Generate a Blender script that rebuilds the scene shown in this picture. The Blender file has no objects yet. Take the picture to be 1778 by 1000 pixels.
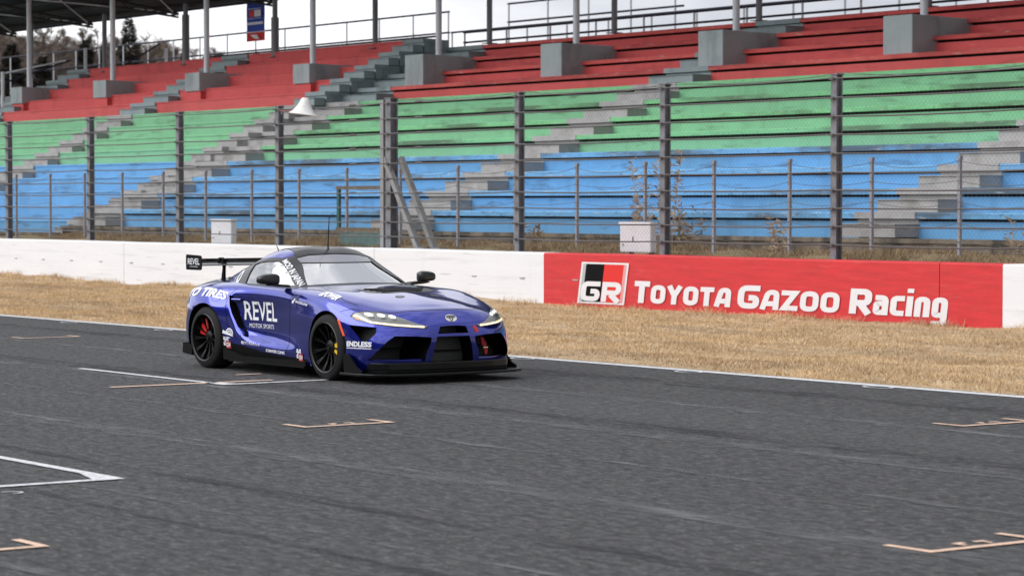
import bpy, bmesh, math, random
import numpy as np
from mathutils import Vector, Matrix
from mathutils.bvhtree import BVHTree
R = math.radians
rnd = random.Random(7)
sc = bpy.context.scene
COL = sc.collection

# ------------------------------------------------------------------ camera
TH = R(35.8); F = 4600.0; CAMH = 1.78
cam_d = bpy.data.cameras.new('camera'); cam = bpy.data.objects.new('camera', cam_d); COL.objects.link(cam)
cam_d.sensor_width = 36.0; cam_d.lens = F / 1778.0 * 36.0
cam_d.clip_start = 0.5; cam_d.clip_end = 3000
pitch = math.atan(147.0 / F)
fwd = Vector((-math.cos(TH) * math.cos(pitch), math.sin(TH) * math.cos(pitch), -math.sin(pitch)))
cam.location = (0, 0, CAMH)
cam.rotation_euler = fwd.to_track_quat('-Z', 'Y').to_euler()
cam_d.dof.use_dof = True; cam_d.dof.focus_distance = 27.0; cam_d.dof.aperture_fstop = 4.0
sc.camera = cam

# ------------------------------------------------------------------ world, sun, exposure
SUN_EL, SUN_AZ = R(36), R(206)     # azimuth measured clockwise from +Y: light comes from behind the camera
w = bpy.data.worlds.new('World'); sc.world = w; w.use_nodes = True
nt = w.node_tree; nt.nodes.clear(); L = nt.links
sky = nt.nodes.new('ShaderNodeTexSky'); sky.sky_type = 'NISHITA'; sky.sun_disc = False
sky.sun_elevation = SUN_EL; sky.sun_rotation = SUN_AZ; sky.dust_density = 3.0; sky.air_density = 1.2
tc = nt.nodes.new('ShaderNodeTexCoord')
mp = nt.nodes.new('ShaderNodeMapping'); mp.inputs['Scale'].default_value = (1.0, 1.0, 3.2)
nz = nt.nodes.new('ShaderNodeTexNoise'); nz.inputs['Scale'].default_value = 3.1; nz.inputs['Detail'].default_value = 8; nz.inputs['Roughness'].default_value = 0.55
rp = nt.nodes.new('ShaderNodeValToRGB')
rp.color_ramp.elements[0].position = 0.40; rp.color_ramp.elements[0].color = (6.0, 6.3, 7.0, 1)
rp.color_ramp.elements[1].position = 0.60; rp.color_ramp.elements[1].color = (10.6, 10.7, 11.0, 1)
mx = nt.nodes.new('ShaderNodeMix'); mx.data_type = 'RGBA'; mx.inputs[0].default_value = 0.93
bg = nt.nodes.new('ShaderNodeBackground'); bg.inputs['Strength'].default_value = 0.088
out = nt.nodes.new('ShaderNodeOutputWorld')
L.new(tc.outputs['Generated'], mp.inputs[0]); L.new(mp.outputs[0], nz.inputs['Vector']); L.new(nz.outputs['Fac'], rp.inputs[0])
L.new(sky.outputs[0], mx.inputs[6]); L.new(rp.outputs[0], mx.inputs[7]); dt = nt.nodes.new('ShaderNodeVectorMath'); dt.operation = 'DOT_PRODUCT'; dt.inputs[1].default_value = (math.sin(SUN_AZ), math.cos(SUN_AZ), 0.15)
ma = nt.nodes.new('ShaderNodeMath'); ma.operation = 'MULTIPLY_ADD'; ma.inputs[1].default_value = 0.48; ma.inputs[2].default_value = 1.04    # overcast sky, brighter towards the hidden sun
sm = nt.nodes.new('ShaderNodeVectorMath'); sm.operation = 'SCALE'
L.new(tc.outputs['Generated'], dt.inputs[0]); L.new(dt.outputs['Value'], ma.inputs[0]); L.new(mx.outputs[2], sm.inputs[0]); L.new(ma.outputs[0], sm.inputs['Scale']); L.new(sm.outputs[0], bg.inputs[0]); L.new(bg.outputs[0], out.inputs[0])
sd = bpy.data.lights.new('sun', 'SUN'); sd.energy = 1.5; sd.angle = R(65); sd.color = (1.0, 0.993, 0.985)
so = bpy.data.objects.new('sun', sd); COL.objects.link(so)
sv = Vector((math.sin(SUN_AZ) * math.cos(SUN_EL), math.cos(SUN_AZ) * math.cos(SUN_EL), math.sin(SUN_EL)))
so.rotation_euler = (-sv).to_track_quat('-Z', 'Y').to_euler(); so.location = (-20, -30, 60)
vs = sc.view_settings; vs.view_transform = 'Standard'; vs.look = 'None'; vs.gamma = 1.0; vs.exposure = 0.44; vs.use_curve_mapping = False

# ------------------------------------------------------------------ helpers: tags, objects
def tag(o, label=None, cat=None, group=None, kind=None):
    if label: o['label'] = label
    if cat: o['category'] = cat
    if group: o['group'] = group
    if kind: o['kind'] = kind
    return o
def empty(name, label, cat, loc=(0, 0, 0), group=None):
    o = bpy.data.objects.new(name, None); COL.objects.link(o); o.location = loc; o.empty_display_size = 0.3
    return tag(o, label, cat, group)
def link(name, me, mat=None, parent=None, loc=None):
    o = bpy.data.objects.new(name, me); COL.objects.link(o)
    if mat is not None and len(me.materials) == 0: me.materials.append(mat)
    if parent is not None: o.parent = parent
    if loc is not None: o.location = loc
    return o
def copy_tree(o, parent=None):
    c = o.copy(); COL.objects.link(c)
    if parent is not None: c.parent = parent
    for ch in list(o.children):
        copy_tree(ch, c)
    return c
class MB:
    """collects simple shapes into one mesh"""
    def __init__(s): s.v = []; s.f = []; s.m = []; s.mi = 0
    def add(s, vs_, fs_):
        b = len(s.v); s.v += [tuple(p) for p in vs_]
        for f in fs_: s.f.append(tuple(b + i for i in f)); s.m.append(s.mi)
    def box(s, x0, x1, y0, y1, z0, z1, bev=0.0):
        if bev <= 0:
            s.add([(x0,y0,z0),(x1,y0,z0),(x1,y1,z0),(x0,y1,z0),(x0,y0,z1),(x1,y0,z1),(x1,y1,z1),(x0,y1,z1)],
                  [(0,3,2,1),(4,5,6,7),(0,1,5,4),(1,2,6,5),(2,3,7,6),(3,0,4,7)])
        else:
            bm = bmesh.new(); bmesh.ops.create_cube(bm, size=1)
            for v in bm.verts: v.co = Vector(((x0+x1)/2+v.co.x*(x1-x0), (y0+y1)/2+v.co.y*(y1-y0), (z0+z1)/2+v.co.z*(z1-z0)))
            bmesh.ops.bevel(bm, geom=list(bm.edges), offset=bev, segments=2, affect='EDGES')
            s.bm(bm)
    def bm(s, bm, M=None):
        bm.verts.index_update()
        vs_ = [(M @ v.co) if M else v.co for v in bm.verts]
        s.add(vs_, [[v.index for v in f.verts] for f in bm.faces]); bm.free()
    def tube(s, pts, r, n=8, cap=True):
        pts = [Vector(p) for p in pts]; rs = r if isinstance(r, (list, tuple)) else [r]*len(pts)
        rings = []; up = None
        for i, p in enumerate(pts):
            t = (pts[min(i+1, len(pts)-1)] - pts[max(i-1, 0)]).normalized()
            if up is None: up = Vector((0,0,1)) if abs(t.z) < .9 else Vector((1,0,0))
            a = t.cross(up).normalized(); b = a.cross(t).normalized(); up = b
            rings.append([p + (a*math.cos(2*math.pi*k/n) + b*math.sin(2*math.pi*k/n))*rs[i] for k in range(n)])
        vs_ = [q for ring in rings for q in ring]; fs_ = []
        for i in range(len(pts)-1):
            for k in range(n):
                fs_.append((i*n+k, i*n+(k+1)%n, (i+1)*n+(k+1)%n, (i+1)*n+k))
        if cap: fs_.append(tuple(range(n-1, -1, -1))); fs_.append(tuple((len(pts)-1)*n+k for k in range(n)))
        s.add(vs_, fs_)
    def prism(s, poly, a0, a1, axis='y'):
        """poly of 2D points extruded: axis y -> (x,z), axis x -> (y,z), axis z -> (x,y)"""
        def P(p, a): return (p[0], a, p[1]) if axis == 'y' else ((a, p[0], p[1]) if axis == 'x' else (p[0], p[1], a))
        n = len(poly); vs_ = [P(p, a0) for p in poly] + [P(p, a1) for p in poly]
        fs_ = [tuple(range(n)), tuple(range(2*n-1, n-1, -1))] + [(i, i+n, (i+1)%n+n, (i+1)%n) for i in range(n)]
        s.add(vs_, fs_)
    def lathe(s, prof, n=48, axis='y', cx=0, cy=0, cz=0):
        """prof list of (radius, along)"""
        vs_ = []; m = len(prof)
        for k in range(n):
            a = 2*math.pi*k/n; c, d = math.cos(a), math.sin(a)
            for r, t in prof:
                vs_.append((cx+r*c, cy+t, cz+r*d) if axis == 'y' else ((cx+t, cy+r*c, cz+r*d) if axis == 'x' else (cx+r*c, cy+r*d, cz+t)))
        fs_ = []
        for k in range(n):
            for i in range(m-1):
                fs_.append((k*m+i, k*m+i+1, ((k+1)%n)*m+i+1, ((k+1)%n)*m+i))
        s.add(vs_, fs_)
    def mesh(s, name, mats=None, smooth=None, fix=True):
        me = bpy.data.meshes.new(name); me.from_pydata(s.v, [], s.f)
        if mats:
            for m in (mats if isinstance(mats, (list, tuple)) else [mats]): me.materials.append(m)
            if len(me.materials) > 1: me.polygons.foreach_set('material_index', s.m)
        if fix:
            bm = bmesh.new(); bm.from_mesh(me); bmesh.ops.recalc_face_normals(bm, faces=bm.faces); bm.to_mesh(me); bm.free()
        if smooth is not None: smooth_mesh(me, smooth)
        me.update(); return me
    def build(s, name, mats, parent=None, smooth=None, loc=None, fix=True):
        return link(name, s.mesh(name, mats, smooth, fix), None, parent, loc)
def smooth_mesh(me, deg=35):
    me.polygons.foreach_set('use_smooth', [True]*len(me.polygons))
    try: me.set_sharp_from_angle(angle=R(deg))
    except Exception: pass

# ------------------------------------------------------------------ materials
MATS = {}
def srgb(r, g, b):
    f = lambda c: (c/255/12.92) if c/255 <= .04045 else ((c/255+.055)/1.055)**2.4
    return (f(r), f(g), f(b), 1)
def mat(name, col, rough=.6, metal=0., coat=0., spec=.5, noise=None, bump=None, var=None, streak=None, coord='Object', emit=None):
    """noise: (scale, amount, detail, (sx,sy,sz)) brightness mottling; var: list of (scale, lo, hi, colour, (stretch), strength) stain layers; bump: (scale, strength, dist)"""
    m = bpy.data.materials.new(name); m.use_nodes = True; n = m.node_tree; b = n.nodes['Principled BSDF']; l = n.links
    b.inputs['Roughness'].default_value = rough; b.inputs['Metallic'].default_value = metal
    b.inputs['Coat Weight'].default_value = coat; b.inputs['Coat Roughness'].default_value = .04
    b.inputs['Specular IOR Level'].default_value = spec
    c4 = tuple(col[:3]) + (1,)
    b.inputs['Base Color'].default_value = c4
    if emit: b.inputs['Emission Color'].default_value = tuple(emit[:3]) + (1,); b.inputs['Emission Strength'].default_value = emit[3]
    last = None
    t = n.nodes.new('ShaderNodeTexCoord')
    def mapped(st):
        q = n.nodes.new('ShaderNodeMapping'); q.inputs['Scale'].default_value = st; l.new(t.outputs[coord], q.inputs[0]); return q.outputs[0]
    if noise:
        s_, amt, det, st = noise
        z = n.nodes.new('ShaderNodeTexNoise'); z.inputs['Scale'].default_value = s_; z.inputs['Detail'].default_value = det; z.inputs['Roughness'].default_value = .65
        l.new(mapped(st), z.inputs['Vector'])
        mr = n.nodes.new('ShaderNodeMapRange'); mr.inputs['From Min'].default_value = .25; mr.inputs['From Max'].default_value = .75
        mr.inputs['To Min'].default_value = 1-amt; mr.inputs['To Max'].default_value = 1+amt; l.new(z.outputs['Fac'], mr.inputs[0])
        mu = n.nodes.new('ShaderNodeVectorMath'); mu.operation = 'SCALE'; mu.inputs[0].default_value = c4[:3]; l.new(mr.outputs[0], mu.inputs['Scale'])
        last = mu.outputs[0]
    for (s_, lo, hi, c2, st, k) in (var or []):
        z = n.nodes.new('ShaderNodeTexNoise'); z.inputs['Scale'].default_value = s_; z.inputs['Detail'].default_value = 6; z.inputs['Roughness'].default_value = .6
        l.new(mapped(st), z.inputs['Vector'])
        mr = n.nodes.new('ShaderNodeMapRange'); mr.inputs['From Min'].default_value = lo; mr.inputs['From Max'].default_value = hi; mr.inputs['To Max'].default_value = k
        l.new(z.outputs['Fac'], mr.inputs[0])
        mi = n.nodes.new('ShaderNodeMix'); mi.data_type = 'RGBA'; l.new(mr.outputs[0], mi.inputs[0])
        if last is not None: l.new(last, mi.inputs[6])
        else: mi.inputs[6].default_value = c4
        mi.inputs[7].default_value = tuple(c2[:3]) + (1,); last = mi.outputs[2]
    if last is not None: l.new(last, b.inputs['Base Color'])
    if bump:
        z = n.nodes.new('ShaderNodeTexNoise'); z.inputs['Scale'].default_value = bump[0]; z.inputs['Detail'].default_value = 5
        l.new(mapped((1, 1, 1)), z.inputs['Vector'])
        bp = n.nodes.new('ShaderNodeBump'); bp.inputs['Strength'].default_value = bump[1]; bp.inputs['Distance'].default_value = bump[2]
        l.new(z.outputs['Fac'], bp.inputs['Height']); l.new(bp.outputs[0], b.inputs['Normal'])
    MATS[name] = m; return m

U = (1, 1, 1)
m_asphalt = mat('asphalt', (.043, .0425, .0445), .88, noise=(13, 1.1, 12, (.4, 1.0, 1)), bump=(38, 1.0, .02),
    var=[(.30, .47, .66, (.066, .066, .068), (.10, 1.6, 1), .45), (.6, .52, .70, (.022, .022, .023), (.10, 2.0, 1), .45), (24, .50, .64, (.150, .145, .140), (.5, 1, 1), .65), (17, .50, .62, (.010, .010, .010), (.45, 1, 1), .75)])
m_white_paint = mat('road_white', (.66, .66, .67), .7, noise=(9, .25, 6, U), var=[(30, .5, .68, (.16, .16, .17), U, .7)])
m_orange_paint = mat('road_orange', (.76, .52, .38), .7, noise=(9, .2, 6, U), var=[(30, .52, .7, (.2, .15, .13), U, .6)])
m_turf = mat('dry_turf', (.42, .305, .185), 1.0, noise=(3.0, .30, 9, (.35, 1, 1)), bump=(18, .8, .05),
    var=[(.9, .52, .72, (.33, .22, .13), (.3, 1.4, 1), .6), (1.7, .52, .7, (.64, .50, .33), (.25, 1.2, 1), .7), (4.5, .56, .7, (.24, .17, .09), (.4, 1, 1), .5)])
m_soil = mat('bank_soil', (.24, .18, .10), 1.0, noise=(3, .3, 8, U), bump=(10, .8, .06), var=[(1.3, .48, .66, (.16, .15, .065), U, .8), (.9, .5, .7, (.30, .20, .11), U, .8)])
m_wallw = mat('barrier_white', (.74, .74, .755), .75, noise=(1.5, .03, 8, (.3, 1, 2.5)), bump=(3.0, .25, .02),
    var=[(2.2, .54, .72, (.52, .52, .50), (.2, 1, 5), .6), (4, .62, .7, (.28, .27, .26), (.3, 1, 6), .5), (1.0, .58, .75, (.66, .66, .65), (3, 1, .3), .4)])
m_wallr = mat('barrier_red', (.56, .022, .026), .62, noise=(2.4, .20, 9, (.6, 1, 5)), bump=(5, .35, .02),
    var=[(3.5, .55, .75, (.66, .085, .075), (.35, 1, 5), .5), (5, .64, .8, (.34, .02, .02), (.6, 1, 4), .5)])
m_wallrtop = m_wallr
m_letter = mat('sign_white', (.72, .71, .72), .6, noise=(6, .04, 5, U))
m_signblack = mat('sign_black', (.004, .004, .005), .7, spec=.1)
m_signred = mat('sign_red', (.68, .012, .008), .5)
m_slot = mat('seam_dark', (.36, .36, .36), .9)
def tier(name, c, dirt, k=.65):
    return mat(name, c, .78, noise=(1.2, .10, 8, (.5, 1, 1)), bump=(6, .25, .012),
        var=[(.75, .52, .70, tuple(x*.62 for x in c[:3]), (2.2, 1, .35), .45), (2.6, .57, .70, dirt, (.35, 1, 2.2), k*.62), (5, .62, .74, tuple(min(1, x*1.15+.08) for x in c[:3]), (.5, 1, 4), .5)])
m_red = tier('red_tier', (.56, .082, .082), (.15, .03, .03), .5)
m_green = tier('green_tier', (.185, .45, .25), (.05, .09, .05), .85)
m_blue = tier('blue_tier', (.118, .335, .60), (.03, .045, .06), .9)
def lipm(name, c, dirt):
    return mat(name, c, .8, noise=(1.2, .12, 8, (.5, 1, 1)), bump=(6, .25, .012),
        var=[(.8, .50, .60, dirt, (.30, 1, 1.0), .85), (6, .58, .70, (.5, .5, .48), (.4, 1, 3), .5), (7, .56, .68, dirt, (1, 1, 2), .6)])
LIPS = {'red_tier': lipm('red_slab_edge', (.58, .095, .085), (.34, .045, .045)), 'green_tier': lipm('green_slab_edge', (.17, .46, .22), (.07, .12, .07)), 'blue_tier': lipm('blue_slab_edge', (.13, .35, .60), (.06, .075, .085))}
m_gapshade = mat('slab_gap_shade', (.006, .007, .007), .95, noise=(5, .4, 6, (.5, 1, 2)))  # near-black colour for the shade under the slab edges
m_conc = mat('stair_concrete', (.34, .335, .33), .85, noise=(2.0, .16, 8, U), bump=(14, .3, .01), var=[(1.6, .52, .7, (.16, .145, .13), (1, 1, 2), .65)])
m_teal = mat('stair_painted_grey', (.24, .29, .30), .8, noise=(2.0, .14, 8, U), var=[(1.8, .55, .72, (.10, .13, .135), U, .6)])
m_pier = mat('pier_concrete', (.33, .37, .38), .85, noise=(1.2, .12, 9, U), bump=(10, .25, .01), var=[(1.4, .52, .7, (.14, .17, .18), (1, 1, .4), .6), (5, .6, .75, (.32, .34, .34), U, .5)])
m_plinth = mat('plinth_concrete', (.20, .165, .125), .95, noise=(1.6, .3, 8, U), bump=(8, .5, .02), var=[(1.3, .45, .6, (.045, .04, .032), (1.2, 1, .6), .9), (3, .55, .7, (.34, .28, .2), U, .6)])
m_pole = mat('grey_painted_steel', (.62, .63, .66), .5, noise=(3, .08, 5, U))
m_poled = mat('grey_steel_dark', (.17, .175, .18), .6, noise=(3, .12, 5, U))
m_rail = mat('rail_navy', (.012, .014, .028), .7)
m_railp = mat('rail_post_pale', (.50, .52, .55), .5)
m_roof = mat('roof_sheet', (.026, .026, .028), .8, noise=(1, .2, 5, (1, 8, 1)))
m_truss = mat('roof_truss', (.045, .045, .045), .7)
m_fascia = mat('roof_fascia_blue', (.02, .03, .12), .5)
m_galv = mat('galvanised_weathered', (.17, .17, .185), .75, metal=.2, noise=(7, .55, 8, (1, 1, .8)), bump=(12, .3, .01), var=[(3, .5, .65, (.235, .23, .235), (1, 1, .5), .7), (2, .58, .7, (.05, .10, .11), (1, 1, .5), .6)])
m_galvl = mat('galvanised_light', (.235, .235, .235), .6, metal=.2, noise=(6, .22, 6, (1, 1, .4)), var=[(3, .55, .7, (.15, .13, .10), (1, 1, .6), .6)])
m_wire = mat('steel_wire', (.13, .12, .115), .6, metal=.3, noise=(2, .25, 4, U))
m_cable = mat('steel_cable', (.085, .08, .08), .6, metal=.1, noise=(1, .3, 4, U))
m_inner = mat('inner_post', (.30, .29, .32), .8, noise=(6, .3, 6, (1, 1, .5)), var=[(4, .55, .68, (.22, .12, .08), (1, 1, .5), .7)])
m_tealsteel = mat('teal_frame', (.035, .12, .125), .6, noise=(5, .3, 5, U))
m_rust = mat('rusty_bar', (.16, .125, .09), .85, noise=(9, .4, 6, (2, 1, 1)))
m_boxw = mat('box_white', (.74, .74, .76), .5, noise=(4, .05, 6, U), var=[(2, .6, .75, (.55, .54, .5), (1, 1, .4), .5)])
m_horn = mat('horn_white', (.74, .73, .70), .45, noise=(4, .05, 4, U), var=[(5, .55, .75, (.42, .34, .24), (1, 1, 1.5), .6)])
m_hornin = mat('horn_inside', (.30, .26, .20), .7)
m_red_wire = mat('red_wire', (.35, .04, .03), .6)
m_grass = mat('dry_grass_blades', (.60, .425, .24), 1.0, noise=(1.6, .45, 6, (.6, 1.5, 1)), var=[(.7, .50, .66, (.36, .25, .16), (.3, 1.2, 1), .75), (3, .52, .7, (.38, .25, .145), (.35, 1, 1), .7), (5, .54, .72, (.80, .67, .47), (.4, 1, 1), .7)])
m_weed = mat('dry_weeds', (.36, .26, .155), 1.0, noise=(5, .5, 6, U), var=[(3, .5, .66, (.12, .075, .04), U, .8), (5, .55, .7, (.24, .23, .11), U, .8)])
m_weedp = mat('pale_weed', (.50, .38, .27), 1.0, noise=(9, .35, 6, U))
m_bark = mat('bark', (.085, .065, .05), .95, noise=(4, .3, 5, (1, 1, .3)))
m_twig = mat('bare_twigs', (.14, .105, .085), 1.0, noise=(.6, .4, 5, U), var=[(.25, .5, .68, (.17, .15, .13), U, .8)])
m_needle = mat('conifer_needles', (.020, .022, .012), 1.0, noise=(.8, .5, 5, U), var=[(.3, .52, .68, (.085, .045, .022), U, .8)])
m_hill = mat('wooded_hill', (.095, .072, .055), 1.0, noise=(.12, .5, 9, U), var=[(.05, .5, .65, (.035, .035, .02), U, .8)])
m_litter = mat('brown_litter', (.22, .09, .04), .9, noise=(20, .4, 4, U))
# car
m_paint = mat('blue_car_paint', (.007, .019, .37), .20, metal=.88, coat=1.0)
m_paint.node_tree.nodes['Principled BSDF'].inputs['Coat IOR'].default_value = 1.8
m_black = mat('car_black_plastic', (.0025, .0025, .0025), .6, spec=.12)
m_gloss = mat('car_gloss_black', (.004, .004, .005), .15, coat=.15)
m_carbon = mat('carbon_black', (.018, .018, .019), .32, coat=.3, noise=(160, .4, 2, U))
m_carbon2 = mat('splitter_black', (.003, .003, .003), .24, spec=.35)
m_tyre = mat('tyre_rubber', (.0085, .0085, .009), .75, spec=.3, noise=(20, .15, 4, U))
m_tyrel = mat('tyre_letter', (.07, .07, .07), .8)
m_rim = mat('rim_black', (.003, .003, .0035), .4, spec=.2)
m_rimedge = mat('rim_edge', (.08, .08, .08), .35, metal=.6)
m_disc = mat('brake_disc', (.12, .12, .12), .4, metal=.8)
m_calred = mat('caliper_red', (.60, .012, .012), .4)
m_calyel = mat('caliper_yellow', (.75, .48, .02), .4)
m_decal = mat('decal_white', (.82, .82, .84), .45)
m_decalr = mat('decal_red', (.35, .02, .03), .5)
m_orange = mat('marker_orange', (.85, .09, .03), .35, coat=.6)
m_amber = mat('amber_lens', (.85, .33, .03), .2, coat=.8)
m_lampin = mat('headlight_housing', (.42, .43, .40), .4, metal=.1)
m_led = mat('headlight_led', (.9, .9, .9), .3, emit=(1.0, .98, .94, 1.3))
m_drl = mat('headlight_strip', (.9, .85, .75), .3, emit=(1.0, .76, .46, 1.0))
m_chrome = mat('chrome', (.75, .74, .70), .12, metal=1.0)
m_intr = mat('cabin_dark', (.06, .06, .065), .7)
m_cage = mat('roll_cage_grey', (.36, .36, .38), .45)
m_seat = mat('race_seat', (.03, .03, .035), .6)
m_mesh = mat('grille_mesh', (.045, .045, .044), .6)
m_tail = mat('tail_lamp_red', (.35, .01, .01), .15, coat=1)
m_mirror = mat('mirror_shell', (.006, .006, .006), .3, coat=.2)
def glass(name, tint, fac_t, refl=1.0):
    m = bpy.data.materials.new(name); m.use_nodes = True; n = m.node_tree; n.nodes.clear(); l = n.links
    o = n.nodes.new('ShaderNodeOutputMaterial'); tr = n.nodes.new('ShaderNodeBsdfTransparent'); tr.inputs[0].default_value = tint
    gl = n.nodes.new('ShaderNodeBsdfGlossy'); gl.inputs['Roughness'].default_value = .03; gl.inputs[0].default_value = (1, 1, 1, 1)
    fr = n.nodes.new('ShaderNodeFresnel'); fr.inputs[0].default_value = 1.55
    mr = n.nodes.new('ShaderNodeMapRange'); mr.inputs['To Min'].default_value = fac_t; mr.inputs['To Max'].default_value = 1.0
    mi = n.nodes.new('ShaderNodeMixShader')
    l.new(fr.outputs[0], mr.inputs[0]); l.new(mr.outputs[0], mi.inputs[0]); l.new(tr.outputs[0], mi.inputs[1]); l.new(gl.outputs[0], mi.inputs[2]); l.new(mi.outputs[0], o.inputs[0])
    return m
m_wind = glass('windscreen_glass', (.82, .84, .86, 1), .70)
m_side = glass('side_glass', (.80, .82, .86, 1), .36)
m_lens = glass('headlight_lens', (.92, .92, .92, 1), .04)

# ------------------------------------------------------------------ text to 2D mesh
_cache = {}
def text2d(body, bold=0.0, shear=0.0, sub=0):
    """returns (verts2d ndarray normalised to height 1 of cap, width), faces"""
    key = (body, bold, shear)
    if key in _cache: return _cache[key]
    cu = bpy.data.curves.new('t', 'FONT'); cu.body = body; cu.offset = bold; cu.shear = shear; cu.resolution_u = 3
    ob = bpy.data.objects.new('t', cu); COL.objects.link(ob)
    dg = bpy.context.evaluated_depsgraph_get(); me = bpy.data.meshes.new_from_object(ob.evaluated_get(dg))
    V = [(v.co.x, v.co.y) for v in me.vertices]; Fc = [tuple(p.vertices) for p in me.polygons]
    bpy.data.objects.remove(ob); bpy.data.curves.remove(cu); bpy.data.meshes.remove(me)
    xs = [v[0] for v in V]; ys = [v[1] for v in V]; x0, x1, y0, y1 = min(xs), max(xs), min(ys), max(ys)
    V = [((x-x0)/(x1-x0), (y-y0)/(y1-y0)) for x, y in V]
    _cache[key] = (V, Fc); return _cache[key]
def ribbon(pts, wd, closed=False):
    """mitred strip for a 2D polyline -> (verts, quads)"""
    n = len(pts); P = [Vector(p) for p in pts]; V = []; Q = []
    for i in range(n):
        a = P[i-1] if (i > 0 or closed) else None; c = P[(i+1) % n] if (i < n-1 or closed) else None
        d1 = (P[i]-a).normalized() if a is not None else None; d2 = (c-P[i]).normalized() if c is not None else None
        if d1 is None: d1 = d2
        if d2 is None: d2 = d1
        t = (d1+d2); t = t.normalized() if t.length > 1e-6 else d1
        nn = Vector((-t.y, t.x)); k = wd/2/max(.35, nn.dot(Vector((-d1.y, d1.x))))
        V += [P[i]+nn*k, P[i]-nn*k]
    m = n if closed else n-1
    for i in range(m): j = (i+1) % n; Q.append((2*i, 2*i+1, 2*j+1, 2*j))
    return [tuple(v) for v in V], Q
def fillet(pts, r, closed=False, k=4):
    n = len(pts); o = []
    for i in range(n):
        if not closed and i in (0, n-1): o.append(tuple(pts[i])); continue
        p = Vector(pts[i]); a = Vector(pts[i-1]); c = Vector(pts[(i+1) % n])
        rr = min(r, (a-p).length*.48, (c-p).length*.48)
        s = p+(a-p).normalized()*rr; e = p+(c-p).normalized()*rr
        for q in range(k+1):
            t = q/k; o.append(tuple(s*(1-t)**2+p*2*t*(1-t)+e*t*t))
    return o

# ================================================================== SETTING
g = MB(); g.add([(-900, -300, -.02), (400, -300, -.02), (400, 900, -.02), (-900, 900, -.02)], [(0, 1, 2, 3)])
tag(g.build('ground', m_soil, fix=False), kind='structure')
g = MB(); nx, ny = 60, 16
g.add([(-300, -14, 0), (60, -14, 0), (60, 18.22, 0), (-300, 18.22, 0)], [(0, 1, 2, 3)])
tag(g.build('race_track', m_asphalt, fix=False), kind='structure')
g = MB(); g.add([(-300, 17.94, .004), (60, 17.94, .004), (60, 18.11, .004), (-300, 18.11, .004)], [(0, 1, 2, 3)])
tag(g.build('track_edge_line', m_white_paint, fix=False), 'long white line along the far edge of the asphalt', 'road marking', kind='structure')
# lighter construction seams in the asphalt
m_seam = mat('asphalt_worn', (.105, .107, .115), .8, noise=(2.4, .35, 8, (.3, 1, 1)))
def seam(Y, wd, x0, x1, seed):
    g = MB(); r_ = random.Random(seed); x = x0; pts = []
    while x < x1: pts.append((x, wd*r_.uniform(.3, 1.0), r_.uniform(-.03, .03))); x += r_.uniform(.12, .4)
    vs_ = []; 
    for x, h, d in pts: vs_ += [(x, Y+d-h/2, .004), (x, Y+d+h/2, .004)]
    g.add(vs_, [(2*i, 2*i+2, 2*i+3, 2*i+1) for i in range(len(pts)-1)])
    return g
def mat_fade(name, col, lo, hi, st):
    """worn paint film: broken up by noise, otherwise transparent to the asphalt below"""
    m = bpy.data.materials.new(name); m.use_nodes = True; n = m.node_tree; b = n.nodes['Principled BSDF']; l = n.links
    b.inputs['Base Color'].default_value = tuple(col)+(1,); b.inputs['Roughness'].default_value = .85
    t = n.nodes.new('ShaderNodeTexCoord'); mp = n.nodes.new('ShaderNodeMapping'); mp.inputs['Scale'].default_value = st
    z = n.nodes.new('ShaderNodeTexNoise'); z.inputs['Scale'].default_value = 6; z.inputs['Detail'].default_value = 8; z.inputs['Roughness'].default_value = .7
    mr = n.nodes.new('ShaderNodeMapRange'); mr.inputs['From Min'].default_value = lo; mr.inputs['From Max'].default_value = hi
    l.new(t.outputs['Object'], mp.inputs[0]); l.new(mp.outputs[0], z.inputs['Vector']); l.new(z.outputs['Fac'], mr.inputs[0]); l.new(mr.outputs[0], b.inputs['Alpha'])
    return m
m_seamf = mat_fade('asphalt_worn_film', (.128, .128, .132), .40, .65, (.25, 1.2, 1))
m_seamd = mat_fade('rubber_film', (.020, .020, .022), .46, .70, (.12, 2.0, 1))
g = seam(9.62, .42, -60, 10, 1)
for (Y, wd, a, b_, s_) in ((7.55, .12, -40, 10, 2), (12.7, .35, -60, 20, 3), (14.9, .3, -60, 20, 4), (5.6, .2, -30, 10, 5), (11.2, .14, -50, 20, 9)):
    q = seam(Y, wd, a, b_, s_); g.add(q.v, q.f)
tag(g.build('asphalt_seam', m_seamf, fix=False), kind='structure')
g = seam(13.2, .5, -60, 20, 6)
for (Y, wd, a, b_, s_) in ((16.6, .6, -60, 20, 7), (8.3, .3, -40, 20, 8), (7.1, .2, -40, 20, 10)):
    q = seam(Y, wd, a, b_, s_); g.add([(x, y, z+.0) for x, y, z in q.v], q.f)
tag(g.build('rubber_streaks', m_seamd, fix=False), kind='structure')

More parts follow.
